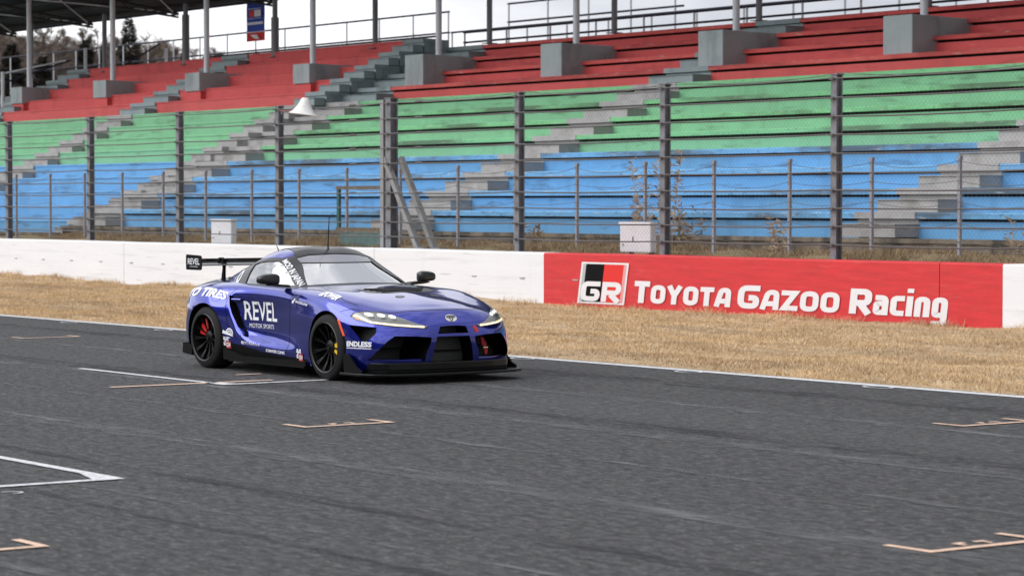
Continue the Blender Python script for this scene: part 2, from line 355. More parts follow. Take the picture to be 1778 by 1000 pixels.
# painted grid markings (each a marking of its own, ~4 mm above the asphalt)
Z = .008
def quad(g, x0, x1, y0, y1, z=Z): g.add([(x0, y0, z), (x1, y0, z), (x1, y1, z), (x0, y1, z)], [(0, 1, 2, 3)])
def bracket(X, Y0, Y1, leg=.33, wd=.06, num=True):
    g = MB(); quad(g, X-wd/2, X+wd/2, Y0, Y1); quad(g, X-leg, X-wd/2, Y0, Y0+wd*.9); quad(g, X-leg, X-wd/2, Y1-wd*.9, Y1)
    if num:
        ym = (Y0+Y1)/2
        quad(g, X-.17, X-.13, ym-.10, ym-.02); quad(g, X-.13, X-.07, ym-.10, ym-.07); quad(g, X-.17, X-.13, ym+.05, ym+.13); quad(g, X-.13, X-.07, ym+.09, ym+.12)
    return g
for (X, a, b_, lab) in ((-9.67, 9.58, 10.46, 'orange bracket painted on the asphalt at the lower right of the photo'),
                        (-17.98, 10.92, 11.78, 'orange bracket painted on the asphalt in front of the car'),
                        (-15.0, 15.23, 16.08, 'orange bracket painted on the asphalt beside the grass at right'),
                        (-32.0, 15.12, 15.98, 'faint orange bracket on the asphalt behind the car at far left'),
                        (-12.52, 5.2, 6.06, 'orange bracket cut by the lower left corner of the photo')):
    tag(bracket(X, a, b_, num=(X > -25)).build('grid_bracket', m_orange_paint, fix=False), lab, 'road marking', 'orange brackets painted on the track')
g = MB(); quad(g, -23.02, -22.93, 11.79, 13.60); tag(g.build('grid_line', m_orange_paint, fix=False), 'thin orange line crossing the white grid mark beside the rear wheel', 'road marking')
g = MB(); quad(g, -23.92, -23.85, 13.70, 14.0); tag(g.build('grid_line', m_orange_paint, fix=False), 'short orange line in the shadow under the car', 'road marking')
def whitebox(X, Yc, Ye, X0, lab):
    g = MB(); wd = .085
    quad(g, X-.09, X, min(Yc, Ye), max(Yc, Ye))
    a = wd if Ye > Yc else -wd
    quad(g, X0, X-.09, min(Yc, Yc+a), max(Yc, Yc+a)); g.add([(X-.5, Yc+a*1.02, Z), (X-.09, Yc+a*1.02, Z), (X-.09, Yc+a*2.3, Z)], [(0, 1, 2)])
    tag(g.build('grid_box', m_white_paint, fix=False), lab, 'road marking')
whitebox(-15.28, 7.95, 5.9, -21.5, 'white grid corner with solid tip at the left of the photo')
whitebox(-22.63, 12.84, 14.9, -25.8, 'white grid line running under the front wheel of the car')
def ring_mark(x, y, lab):
    g = MB(); n = 28; o = [(x+.19*math.cos(6.2832*k/n), y+.115*math.sin(6.2832*k/n), Z) for k in range(n)]; i_ = [(x+.15*math.cos(6.2832*k/n), y+.085*math.sin(6.2832*k/n), Z) for k in range(n)]
    g.add(o+i_, [(k, (k+1) % n, n+(k+1) % n, n+k) for k in range(n)])
    tag(g.build('ring_mark', m_white_paint, fix=False), lab, 'road marking', 'small white rings painted by the track edge')
for x, y, lab in ((-18.66, 17.82, 'small white ring by the track edge nearest the right side'), (-21.53, 17.82, 'small white ring by the track edge below the painted sign'), (-24.5, 17.82, 'small white ring by the track edge just beyond the splitter'),
                  (-32.95, 17.74, 'faint white ring by the track edge just behind the car'), (-35.85, 17.72, 'faint white ring by the track edge at far left')):
    ring_mark(x, y, lab)
g = MB(); gx = [(-14.95+.06*math.cos(a), 6.98+.08*math.sin(a)) for a in [i*.35 for i in range(11)]]
V, Q = ribbon(gx, .02); g.add([(x, y, Z) for x, y in V], Q)
tag(g.build('chalk_scribble', m_white_paint, fix=False), 'faint curled chalk scribble below the white grid corner', 'road marking')

# verge (turf) and raised bank behind the barrier
def sheet(name, mtl, x0, x1, y0, y1, nx, ny, fz):
    xs = np.linspace(x0, x1, nx); ys = np.linspace(y0, y1, ny); V = [(x, y, fz(x, y)) for y in ys for x in xs]
    Fc = [(j*nx+i, j*nx+i+1, (j+1)*nx+i+1, (j+1)*nx+i) for j in range(ny-1) for i in range(nx-1)]
    g = MB(); g.add(V, Fc); return tag(g.build(name, mtl, fix=False), kind='structure')
def vz(x, y):
    e = min(1, max(0, (y-18.1)/.6)); b_ = max(0, (y-25.2)/1.3)
    return .004+e*(.045+.02*math.sin(x*.9)*math.sin(y*1.3)+.012*math.sin(x*2.3+y))+b_*b_*(.05+.06*math.sin(x*.55+1)*math.sin(x*.21)) 
sheet('verge', m_turf, -120, 30, 18.12, 26.52, 380, 26, vz)
def bz(x, y):
    return .55+.38*min(1, (y-26.9)/1.4)+.05*math.sin(x*.7)*math.sin(y*2.1)+.03*math.sin(x*2.7+y*3)
sheet('bank', m_soil, -120, 20, 26.9, 30.6, 300, 14, bz)

def blades(name, mtl, n, fx, seed, lean=.5, wmul=1.0):
    rg = np.random.default_rng(seed); x, y, z, h, wd = fx(rg, n)
    a = rg.uniform(0, 2*np.pi, n); la = rg.uniform(0, 2*np.pi, n); lr = h*lean*rg.uniform(.2, 1.3, n)
    V = np.zeros((n, 3, 3)); dx = np.cos(a)*wd*wmul/2; dy = np.sin(a)*wd*wmul/2
    V[:, 0] = np.stack([x-dx, y-dy, z], 1); V[:, 1] = np.stack([x+dx, y+dy, z], 1); V[:, 2] = np.stack([x+np.cos(la)*lr, y+np.sin(la)*lr, z+h], 1)
    me = bpy.data.meshes.new(name); me.vertices.add(n*3); me.vertices.foreach_set('co', V.reshape(-1)); me.loops.add(n*3)
    me.loops.foreach_set('vertex_index', np.arange(n*3)); me.polygons.add(n); me.polygons.foreach_set('loop_start', np.arange(n)*3); me.polygons.foreach_set('loop_total', np.full(n, 3))
    me.update(calc_edges=True); return link(name, me, mtl)
def fverge(rg, n):
    y = 18.16+8.3*rg.uniform(0, 1, n)**1.05
    lo = -y*2.30-3; hi = -y*.905+2.0
    x = lo+(hi-lo)*rg.uniform(0, 1, n)
    e = np.clip((y-18.1)/.6, 0, 1); b_ = np.clip((y-25.2)/1.3, 0, 9)
    z = .004+e*(.045+.02*np.sin(x*.9)*np.sin(y*1.3)+.012*np.sin(x*2.3+y))+b_*b_*(.05+.06*np.sin(x*.55+1)*np.sin(x*.21))-.01
    cl = .5+.5*np.sin(x*1.1+2*np.sin(y*1.7))*np.sin(y*2.3+x*.4)
    h = rg.uniform(.02, .05, n)*(.7+.7*cl); near = np.clip((y-26.0)/.45, 0, 1); h = h+near*rg.uniform(0, .13, n)*(np.sin(x*1.9)*np.sin(x*.63+1) > -.25)
    return x, y, z, h, rg.uniform(.006, .014, n)
tag(blades('dry_grass', m_grass, 330000, fverge, 3, 1.1, 1.3), 'short straw coloured dry grass on the verge before the barrier', 'grass', kind='stuff')
def fbank(rg, n):
    y = rg.uniform(27.3, 30.45, n); lo = -y*1.98-3; hi = -y*.905+2.0; x = lo+(hi-lo)*rg.uniform(0, 1, n)
    z = .55+.38*np.clip((y-26.9)/1.4, 0, 1)+.05*np.sin(x*.7)*np.sin(y*2.1)-.01
    cl = np.clip(np.sin(x*.8+1.3*np.sin(y*2))+.5*np.sin(x*2.9), 0, 1.5)
    h = rg.uniform(.03, .12, n)*(.5+cl*.9); return x, y, z, h, rg.uniform(.008, .02, n)
tag(blades('dry_weeds', m_weed, 110000, fbank, 5, .9, 1.2), 'brown dry weeds on the bank between barrier and grandstand', 'weeds', kind='stuff')
# tall dry weed clump behind the fence
def stalks(name, X, Y, hgt, n, spread, seed, mtl, lab):
    r_ = random.Random(seed); g = MB()
    for i in range(n):
        x = X+r_.gauss(0, spread*.4); y = Y+r_.gauss(0, .12); h = hgt*r_.uniform(.45, 1); lx = r_.uniform(-.22, .22)*h; ly = r_.uniform(-.1, .1)*h
        g.tube([(x, y, .85), (x+lx*.4, y+ly*.4, .85+h*.5), (x+lx, y+ly, .85+h)], [.008, .006, .003], 4)
        for k in range(int(30*h)):
            t = r_.uniform(.25, 1); px, py, pz = x+lx*t, y+ly*t, .85+h*t; s_ = r_.uniform(.012, .028); dx, dy, dz = r_.uniform(-.14, .14)*(1.2-t*.7), r_.uniform(-.14, .14), r_.uniform(-.04, .1)
            g.add([(px, py, pz), (px+dx, py+dy, pz+dz), (px+dx+s_, py+dy, pz+dz+s_*.8), (px+dx*.3, py+dy*.3+.01, pz+dz*.6+s_)], [(0, 1, 2, 3)])
    return tag(g.build(name, mtl, fix=False), lab, 'weed', 'tall dry weeds behind the catch fence')
stalks('tall_weed', -37.6, 30.25, 1.9, 9, .9, 4, m_weedp, 'tallest pale dry weed behind the right hand white box')
stalks('tall_weed', -36.2, 29.9, 1.1, 8, .5, 14, m_weed, 'brown dry weed directly behind the right hand white box')
stalks('tall_weed', -28.2, 30.1, .75, 9, .55, 28, m_weedp, 'low pale dry weed behind the fence at far right')
stalks('tall_weed', -33.9, 30.1, .75, 7, .5, 9, m_weedp, 'low pale dry weed between the two rightmost fence posts')
stalks('tall_weed', -40.6, 29.9, .6, 8, .6, 19, m_weed, 'low brown dry weed beside the slanting braces')

# ================================================================== BARRIER with painted sign
wall = empty('barrier_wall', 'long white concrete barrier with a red painted advertising section', 'barrier', (-40, 26.5, 0))
def wx(x): return x+40
def wsec(name, x0, x1, mtl, lab=None):
    n = max(2, int((x1-x0)/1.5)); g = MB(); prof = [(0, -.3), (0, .93), (.02, .95), (.42, .95), (.44, .93), (.44, -.3)]
    V = []; 
    for i in range(n+1):
        x = x0+(x1-x0)*i/n
        for (y, z) in prof: V.append((wx(x), y+(.006*math.sin(x*1.7) if y < .1 else 0), z+.004*math.sin(x*.9) if z > .5 else z))
    m = len(prof); Fc = [(i*m+j, (i+1)*m+j, (i+1)*m+j+1, i*m+j+1) for i in range(n) for j in range(m-1)]+[tuple(range(m-1, -1, -1)), tuple(n*m+j for j in range(m))]
    g.add(V, Fc); o = g.build(name, mtl, wall, smooth=30)
    if lab: o['label'] = lab
    return o
secs = [(-118, -90.9), (-90.88, -64), (-63.98, -51.0), (-50.985, -41.09), (-41.075, -35.84)]
for a, b_ in secs: wsec('wall_section', a, b_, m_wallw)
wsec('wall_section', -35.838, -26.53, m_wallr, 'red painted section carrying the lettering')
wsec('wall_section', -26.515, -25.33, m_wallr, 'short red painted section past the lettering')
wsec('wall_section', -25.328, -12, m_wallw)
g = MB(); x = -62.0
while x < -13:
    if not -35.8 < x < -25.4 or any(abs(x-q) < .4 for q in (-35.0, -25.9)): g.box(wx(x)-.07, wx(x)+.07, -.012, .02, .50, .522)
    x += 1.42 if x < -37 else (1.5 if x < -34.5 else 3.0)
g.build('lifting_slot', m_slot, wall)
# sign lettering
def put2d(g, V, Fc, z_off, y=-.012, org=(0, 0), sx=1, sz=1, sh=0.0):
    g.add([(wx(org[0]+v[0]*sx+v[1]*sz*sh), y-z_off, org[1]+v[1]*sz) for v in V], Fc)
SL = .055; ZL0, CAPH, SCH = .165, .42, .33
SXL = 1.75
def letter(g, ch, x, h, w_, st, z0):
    """stroke letters, squarish with rounded corners; returns nothing"""
    w_ = w_/SXL; r_ = min(w_, h)*.30; a = st/2; L0, R0, B0, T0 = a, w_-a, a, h-a; S = []
    if ch == 'T': S = [([(0, T0), (w_, T0)], 0), ([(w_/2, T0-a), (w_/2, 0)], 0)]
    elif ch == 'O': S = [(fillet([(L0, B0), (R0, B0), (R0, T0), (L0, T0)], r_, True), 1)]
    elif ch == 'Y': S = [([(a*.7, h), (w_/2, h*.46), (w_-a*.7, h)], 0), ([(w_/2, h*.42), (w_/2, 0)], 0)]
    elif ch == 'A': S = [(fillet([(a*.6, 0), (w_*.36, T0), (w_-a, T0), (w_-a, 0)], r_*.8), 0), ([(w_*.24, h*.30), (w_-st, h*.30)], 0)]
    elif ch == 'G': S = [(fillet([(w_, T0), (L0, T0), (L0, B0), (R0, B0), (R0, h*.47), (w_*.5, h*.47)], r_), 0)]
    elif ch == 'Z': S = [([(0, T0), (w_-a*1.2, T0), (a*1.2, B0), (w_, B0)], 0)]
    elif ch == 'R': S = [([(L0, 0), (L0, h-st)], 0), (fillet([(0, T0), (R0, T0), (R0, h*.44), (L0+a, h*.44)], r_*.8), 0), ([(w_*.5, h*.40), (w_-a*.6, 0)], 0)]
    elif ch == 'a': S = [(fillet([(w_*.1, T0), (R0, T0), (R0, 0)], r_), 0), (fillet([(R0-a, h*.58), (L0, h*.58), (L0, B0), (R0-a, B0)], r_*.8), 0)]
    elif ch == 'c': S = [(fillet([(w_, T0), (L0, T0), (L0, B0), (w_, B0)], r_), 0)]
    elif ch == 'i': S = [([(w_/2, 0), (w_/2, h)], 0), ([(w_/2, h*1.17), (w_/2, h*1.17+st*.8)], 0)]
    elif ch == 'n': S = [(fillet([(L0, 0), (L0, T0), (R0, T0), (R0, 0)], r_), 0)]
    elif ch == 'g': S = [(fillet([(R0-a, B0), (L0, B0), (L0, T0), (R0, T0), (R0, -h*.30), (w_*.02, -h*.30)], r_), 0)]
    for k, (pl, cl) in enumerate(S):
        V, Q = ribbon(pl, st, bool(cl)); put2d(g, V, Q, k*.0012, org=(x, z0), sx=SXL, sh=.15)
def word(chars, x0, x1, z0):
    ws = {'T': .86, 'O': .95, 'Y': .95, 'A': .95, 'G': 1, 'Z': .9, 'R': 1, 'a': .86, 'c': .8, 'i': .36, 'n': .86, 'g': .86}
    tot = sum(h*(ws[c])*1.0+.035 for c, h, s_ in chars); k = (x1-x0)/tot; x = x0
    for c, h, s_ in chars:
        w_ = h*ws[c]*k; g = MB(); letter(g, c, x, h, w_, s_, z0); g.build('letter', m_letter, lett, fix=False); x += w_+.030*k
lett = bpy.data.objects.new('lettering', None); COL.objects.link(lett); lett.parent = wall
B, C_ = .085, .074
word([('T', .35, B)]+[(c, .295, C_) for c in 'OYOTA'], -33.40, -30.93, .185)
word([('G', .355, B)]+[(c, .30, C_) for c in 'AZOO'], -30.85, -28.50, .178)
word([('R', .365, B)]+[(c, .285, C_) for c in 'acing'], -28.36, -26.30, .180)
# emblem box
em = bpy.data.objects.new('sign_emblem', None); COL.objects.link(em); em.parent = wall
def para(x0, x1, z0, z1, y, mtl, name, sh=.19):
    g = MB(); g.add([(wx(x0+z0*sh), y, z0), (wx(x1+z0*sh), y, z0), (wx(x1+z1*sh), y, z1), (wx(x0+z1*sh), y, z1)], [(0, 1, 2, 3)]); g.build(name, mtl, em, fix=False)
X0 = -34.91; X1 = -33.66
para(X0, X1, .135, .815, -.012, m_letter, 'emblem_border')
m_sgrey = mat('sign_grey', (.40, .42, .44), .5)
para(X0+.05, X0+.13, .165, .785, -.0145, m_sgrey, 'emblem_field')
para(X0+.13, X0+.62, .165, .785, -.0145, m_signblack, 'emblem_field')
para(X0+.62, X1-.12, .165, .785, -.0145, m_signred, 'emblem_field')
para(X1-.12, X1-.05, .165, .785, -.0145, mat('sign_pink', (.70, .30, .30), .5), 'emblem_field')
for ch, xa in (('G', X0+.07), ('R', X0+.63)):
    g = MB(); S = {'G': [(fillet([(.29, .285), (.04, .285), (.04, .04), (.255, .04), (.255, .165), (.15, .165)], .07), .078)],
                   'R': [([(.04, 0), (.04, .25)], .078), (fillet([(.001, .285), (.25, .285), (.25, .15), (.08, .15)], .06), .078), ([(.14, .12), (.265, 0)], .085)]}[ch]
    for k, (pl, st) in enumerate(S):
        V, Q = ribbon(pl, st); g.add([(wx(xa+v[0]*1.75+(v[1]+.17)*.19), -.018-k*.001, .175+v[1]) for v in V], Q)
    g.build('letter', m_letter, em, fix=False)

# ================================================================== CATCH FENCE
fence = empty('catch_fence', 'tall weathered steel catch fence with cables and wire mesh above the barrier', 'fence', (-40, 27.1, 0))
fx_ = lambda x: x+40
posts = [-57.96, -53.71, -49.58, -45.48, -41.41, -37.35, -33.34, -29.29, -25.2, -21.1, -62.1, -66.2, -70.3, -74.4, -78.5, -82.6, -86.7]
def ipost(w_=.125, h=3.69, d=.125):
    g = MB(); g.box(-w_/2, w_/2, -d/2, -d/2+.02, .5, h); g.box(-.012, .012, -d/2+.02, d/2-.02, .5, h); g.box(-w_/2, w_/2, d/2-.02, d/2, .5, h); g.box(-w_/2-.02, w_/2+.02, -d/2-.01, d/2+.01, h, h+.018)
    return g
pm = ipost().mesh('post', m_galv); pbig = ipost(.17, 3.72, .17).mesh('post', m_galv)
for x in posts: link('post', pbig if abs(x+41.41) < .1 else pm, None, fence, (fx_(x), 0, 0))
g = MB(); g.box(-.055, .055, -.05, .05, .5, 3.7); tw = g.build('post', m_galvl, fence, loc=(fx_(-41.585), -.06, 0)); tw['label'] = 'paler slim post bolted to the big post'
for dx, dy in ((.0, -.05), (.27, .12)):
    g = MB(); a = Vector((fx_(-41.55)+dx, dy, 2.62)); b_ = Vector((fx_(-40.28)+dx*1.0, dy, .70)); t = (b_-a).normalized(); nrm = Vector((0, 1, 0)); s_ = t.cross(nrm).normalized()
    vs_ = [p+s_*i*.052+nrm*j*.05 for p in (a, b_) for i, j in ((-1, -1), (1, -1), (1, 1), (-1, 1))]
    g.add(vs_, [(0, 1, 2, 3), (7, 6, 5, 4), (0, 4, 5, 1), (1, 5, 6, 2), (2, 6, 7, 3), (3, 7, 4, 0)]); g.box(b_.x-.12, b_.x+.12, b_.y-.08, b_.y+.08, .9, .97); g.build('brace', m_galvl, fence)
CZ = [3.638, 3.35, 3.072, 2.803, 2.518, 2.238, 1.977, 1.703, 1.433, 1.163]
sp = sorted(posts)
for ci, z in enumerate(CZ):
    g = MB(); pts = []
    r_ = random.Random(ci)
    for i in range(len(sp)-1):
        a, b_ = sp[i], sp[i+1]; sg = r_.uniform(.004, .03)
        for k in range(6):
            t = k/6; y = -.105
            zz = z-4*sg*t*(1-t)
            pts.append((fx_(a+(b_-a)*t), y, zz))
    g.tube(pts, .0125 if ci else .010, 5)
    for x in sp: g.box(fx_(x)-.05, fx_(x)+.05, -.125, -.085, z-.022, z+.012)
    if ci % 1 == 0:
        for xx in (-42.6, -40.35):  # turnbuckles beside the big post
            g.tube([(fx_(xx)-.13, -.105, z), (fx_(xx)-.07, -.105, z), (fx_(xx)+.07, -.105, z), (fx_(xx)+.13, -.105, z)], [.008, .022, .022, .008], 6)
    g.build('cable', m_cable, fence, smooth=40, fix=False)
# loose slack wire along the top
for (sg, dz, nm) in ((.12, .03, 3), (.05, -.01, 5)):
    g = MB(); pts = []; r_ = random.Random(nm)
    for i in range(len(sp)-1):
        a, b_ = sp[i], sp[i+1]; s2 = sg*r_.uniform(.3, 1.2)
        for k in range(8): t = k/8; pts.append((fx_(a+(b_-a)*t), .1, 3.70+dz-4*s2*t*(1-t)))
    g.tube(pts, .004, 4); g.build('slack_wire', m_wire, fence, fix=False)
# chain link mesh, one panel per bay
def chain(wd, z0, z1, pitch_=.085, r=.0013):
    g = MB(); H_ = z1-z0; n = int((wd+H_)/pitch_)
    for s_ in (1, -1):
        for i in range(n):
            c = -H_+i*pitch_ if s_ > 0 else i*pitch_
            # x = c + s*(z)
            za, zb = 0, H_; xa, xb = c+s_*za, c+s_*zb
            if s_ > 0:
                if xa < 0: za = -c; xa = 0
                if xb > wd: zb = wd-c; xb = wd
            else:
                if xa > wd: za = c-wd; xa = wd
                if xb < 0: zb = c; xb = 0
            if zb-za < .05: continue
            y = .0022*s_; p = Vector((xa, y, z0+za)); q = Vector((xb, y, z0+zb)); nn = Vector((1, 0, -s_)).normalized()*r; m2 = Vector((0, r, 0))
            g.add([p+nn, p+m2, p-nn, p-m2, q+nn, q+m2, q-nn, q-m2], [(0, 4, 5, 1), (1, 5, 6, 2), (2, 6, 7, 3), (3, 7, 4, 0)])
    return g
cm = chain(4.07, .95, 3.60).mesh('mesh_panel', m_wire, fix=False)
for i in range(len(sp)-1):
    if sp[i] > -26: continue
    link('mesh_panel', cm, None, fence, (fx_(sp[i]), .085, 0))
# white cabinets hanging behind the fence
for (x0, x1, z0, z1, lab) in ((-34.72, -33.90, .97, 1.47, 'wide white box on the fence beside a steel post above the red sign'), (-48.52, -47.68, .94, 1.45, 'white box on the fence above the white barrier at left')):
    t = empty('equipment_box', lab, 'box', ((x0+x1)/2, 27.35, z0), 'white boxes on the fence'); wd = (x1-x0)/2
    g = MB(); g.box(-wd, wd, -.10, .03, 0, z1-z0-.045, .012); g.build('cabinet', m_boxw, t, smooth=30)
    g = MB(); g.box(-wd-.015, wd+.015, -.12, .04, z1-z0-.045, z1-z0, .008); g.build('lid', m_boxw, t, smooth=30)
    g = MB(); g.box(-.06, -.04, -.115, -.10, .18, .26); g.box(-wd*.8, -wd*.74, -.109, -.10, .1, .14); g.build('latch', m_galvl, t)
    g = MB(); g.box(-wd*.7, -wd*.6, 0, .08, -.14, 0); g.box(wd*.6, wd*.7, 0, .08, -.14, 0); g.build('foot', m_galv, t)
# horn loudspeaker
t = empty('horn_speaker', 'white horn loudspeaker pointing down from the top of the fence', 'loudspeaker', (-44.12, 26.85, 3.62)); t.scale = (.84, .84, .84)
g = MB(); prof = [(.035, .24), (.07, .235), (.10, .20), (.13, .12), (.18, .02), (.26, -.08), (.34, -.14), (.36, -.15), (.345, -.155), (.25, -.09), (.15, .02), (.10, .1), (.0, .12)]
g.lathe(prof, 36, 'z'); o = g.build('horn', m_horn, t, smooth=50, fix=True); o.rotation_euler = (R(-6), R(4), 0)
g = MB(); g.lathe([(.0, .02), (.03, .01), (.045, -.05), (.06, -.12), (.0, -.14)], 18, 'z'); o = g.build('reflex_cone', m_hornin, t, smooth=50); o.rotation_euler = (R(-12), R(8), 0)
g = MB(); g.tube([(-1.33, .2, -.02), (-.6, .08, -.06), (0, 0, .02)], .014, 6); g.tube([(-1.33, .2, .03), (-1.33, .2, -.1)], .03, 6); g.build('bracket', m_galv, t)
g = MB(); g.tube([(-1.3, .1, -.02), (-.6, .0, -.05), (-.3, -.12, -.11), (-.1, -.1, -.1)], .007, 5); g.build('wire', m_red_wire, t)

# inner low fence
inner = empty('inner_fence', 'low rusty wire fence on slim posts in front of the grandstand', 'fence', (-44, 29, 0))
ips = [-20.85, -22.79, -24.73, -26.67, -28.61, -30.53, -32.46, -34.37, -36.23, -38.2, -40.1, -41.99, -44.0, -45.99, -47.87, -49.84, -51.87, -53.85, -55.86, -57.8, -59.67, -61.6, -63.5, -65.5, -67.4]
g = MB(); g.box(-.025, .025, -.025, .025, .6, 2.46); g.box(-.035, .035, -.03, .03, 2.44, 2.5); ipm = g.mesh('slim_post', m_inner)
for x in ips: link('slim_post', ipm, None, inner, (x+44, 0, 0))
si = sorted(ips)
for zi, z in enumerate((2.42, 2.12, 1.80, 1.48, 1.2)):
    g = MB(); pts = []; r_ = random.Random(40+zi)
    for i in range(len(si)-1):
        a, b_ = si[i], si[i+1]; sg = r_.uniform(.05, .11)
        for k in range(8): tt = k/8; pts.append((a+(b_-a)*tt+44, -.035, z-4*sg*tt*(1-tt)+r_.uniform(-.004, .004)))
    g.tube(pts, .0045, 4); g.build('sagging_wire', m_wire, inner, fix=False)
# gate frame beside the big post
t = empty('gate_frame', 'open rectangular gate frame with teal upright beside the big fence post', 'gate', (-44.2, 28.2, .9))
g = MB(); g.box(-.86, -.78, -.03, .03, .34, 1.22); g.build('upright', m_tealsteel, t)
g = MB(); g.box(.74, .81, -.03, .03, -.1, 1.22); g.build('upright', m_tealsteel, t)
g = MB(); g.box(-.88, .82, -.035, .035, 1.15, 1.22); g.build('crossbar', m_rust, t)
g = MB(); g.box(-.88, .82, -.035, .035, .335, .40); g.build('crossbar', m_rust, t)
g = MB(); g.box(-.78, .74, -.012, .012, -.02, .30); g.build('lower_panel', mat('faded_teal_panel', (.10, .17, .16), .8, noise=(5, .4, 6, U)), t)

# ================================================================== GRANDSTAND
stand = empty('grandstand', 'concrete grandstand with red, green and blue painted tiers behind the fence', 'grandstand', (-50, 31, 0))
SX, SY = 50, -31
def RY(k): return 31+(k-1)*1.00645
def RH(k): return 1.628+(k-1)*.4085
def LY(k): return 34.02+(k-4)*.80
def LH(k): return 2.881+(k-4)*.385
def tm(k, right):
    return m_blue if k <= 4 else (m_green if k <= 8 else m_red)
XB = -61.5
# right-hand section: risers with an overhanging slab edge and a shadow gap below it
for k in range(1, 13):
    g = MB(); y = RY(k)+SY; h = RH(k); hp = RH(k-1)-.02 if k > 1 else 1.19
    x0, x1 = XB-.1*(k-4)*.0+SX, -12+SX
    ye = (RY(k+1)+SY) if k < 12 else y+.9
    n = 24
    g.box(x0, x1, y+.035, ye+.03, hp, h-.15)
    lo_ = h-.095-(.01 if k < 5 else 0); g.mi = 1
    g.prism([(y-.045, lo_), (y-.045, h-.022), (y-.023, h), (ye+.03, h), (ye+.03, lo_)], x0, x1, 'x')
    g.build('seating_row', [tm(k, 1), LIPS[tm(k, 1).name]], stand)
    g = MB(); g.box(x0+.01, x1-.01, y+.12, ye, h-.16, h-.09); g.build('shadow_gap', m_gapshade, stand)  # dark filler box paints the shadow line under the slab edge
# left-hand section: plain risers
for k in range(0, 14):
    g = MB(); y = LY(k)+SY; h = LH(k); hp = LH(k-1)-.02 if k > 0 else .8
    x0 = (-112 if k < 9 else -83.4)+SX; ye = (LY(k+1)+SY) if k < 13 else y+.9
    n = 10
    g.prism([(y, hp), (y, h-.05), (y-.02, h-.045), (y-.02, h-.018), (y-.003, h), (ye+.02, h), (ye+.02, hp)], x0, XB-.10+SX, 'x')
    g.build('seating_row', m_blue if k <= 4 else (m_green if k <= 8 else m_red), stand)
# plinths
g = MB(); g.box(-61.9+SX, -12+SX, 30.42+SY, 31.2+SY, .3, 1.13); g.box(-61.95+SX, -12+SX, 30.38+SY, 30.5+SY, 1.13, 1.205); g.build('plinth', m_plinth, stand)
g = MB(); g.box(-112+SX, -61.95+SX, 30.2+SY, 31.1+SY, .3, .96); g.box(-112+SX, -61.96+SX, 30.16+SY, 30.4+SY, .96, 1.03); g.build('plinth', m_plinth, stand)
g = MB(); g.box(-112+SX, -12+SX, 43.0+SY-.9, 43.3+SY, -.2, 5.6); g.build('rear_wall', m_pier, stand)
# aisle stairs
def aisle(xl, xr, ks, YF, HF, D, r, mfun, over, drift, capover=.055, lab=None):
    parts = {}
    for k in ks:
        dx = -drift*(k-6); a, b_ = xl+dx+SX, xr+dx+SX; y = YF(k)+SY; h = HF(k); mtl = mfun(k)
        g = parts.setdefault(mtl.name, (mtl, MB()))[1]
        hp = h-r
        g.box(a, b_, y-capover, y+D*.5, h-.105, h+.006)                                   # cap over the seat slab
        g.box(a, b_, y+(.028 if over else -.012), y+.2, hp, h-.11)                         # riser face
        g.box(a+.004, b_-.004, y-D*.5, y-.06+(.085 if over else 0), hp-.0, h-r*.5)         # half step
        g.box(a-.0, b_+.012, y-D*.5-.03, y-.07+(.085 if over else 0), h-r*.5, h-r*.5+.012)
    for nme, (mtl, g) in parts.items():
        o = g.build('aisle_stair', mtl, stand)
        if lab: o['label'] = lab
cf = lambda k: m_conc if k <= 8 else m_teal
aisle(-33.15, -31.7, range(1, 13), RY, RH, 1.006, .4085, cf, True, .03)
aisle(-47.80, -46.2, range(1, 13), RY, RH, 1.006, .4085, cf, True, .08)
aisle(-61.45, -59.65, range(1, 13), RY, RH, 1.006, .4085, cf, True, .0)
aisle(-18.7, -17.2, range(1, 13), RY, RH, 1.006, .4085, cf, True, .03)
aisle(-62.35, -61.30, range(0, 14), LY, LH, .80, .385, cf, False, .0)
aisle(-72.60, -71.0, range(0, 14), LY, LH, .80, .385, cf, False, .0)
aisle(-83.35, -81.75, range(0, 14), LY, LH, .80, .385, cf, False, .0)
g = MB()
for k in range(0, 14): g.box(-61.63+SX, -61.34+SX, LY(k)+SY+.004, LY(k)+SY+.84, LH(k)-1.0, LH(k)-.012)
g.build('aisle_side_wall', m_teal, stand)
# piers that carry the roof columns
for i, x in enumerate((-83.65, -77.43, -71.28, -64.9, -59.12, -52.98, -46.84, -40.72, -34.6, -28.5)):
    g = MB(); left = x < -62; b0 = 5.16 if left else 4.86
    if left:
        x *= .98; py = [(38.60+SY, 5.11), (39.3+SY, 5.11), (41.0+SY, 5.2), (41.0+SY, 5.62), (38.60+SY, 5.665)]
    else: py = [(39.40+SY, b0), (40.45+SY, b0), (42.1+SY, 5.35), (42.1+SY, 5.56), (41.6+SY, 5.70), (39.40+SY, 5.745)]
    g.prism(py, x-.44+SX, x+.44+SX, 'x')
    if left: g2 = MB(); g2.box(x-.42+SX, x+.42+SX, 38.66+SY, 39.0+SY, 4.75, 5.11); g2.build('pier_base', m_red, stand)
    pr = g.build('pier', m_pier, stand)
    bv = pr.modifiers.new('b', 'BEVEL'); bv.width = .02; bv.segments = 2
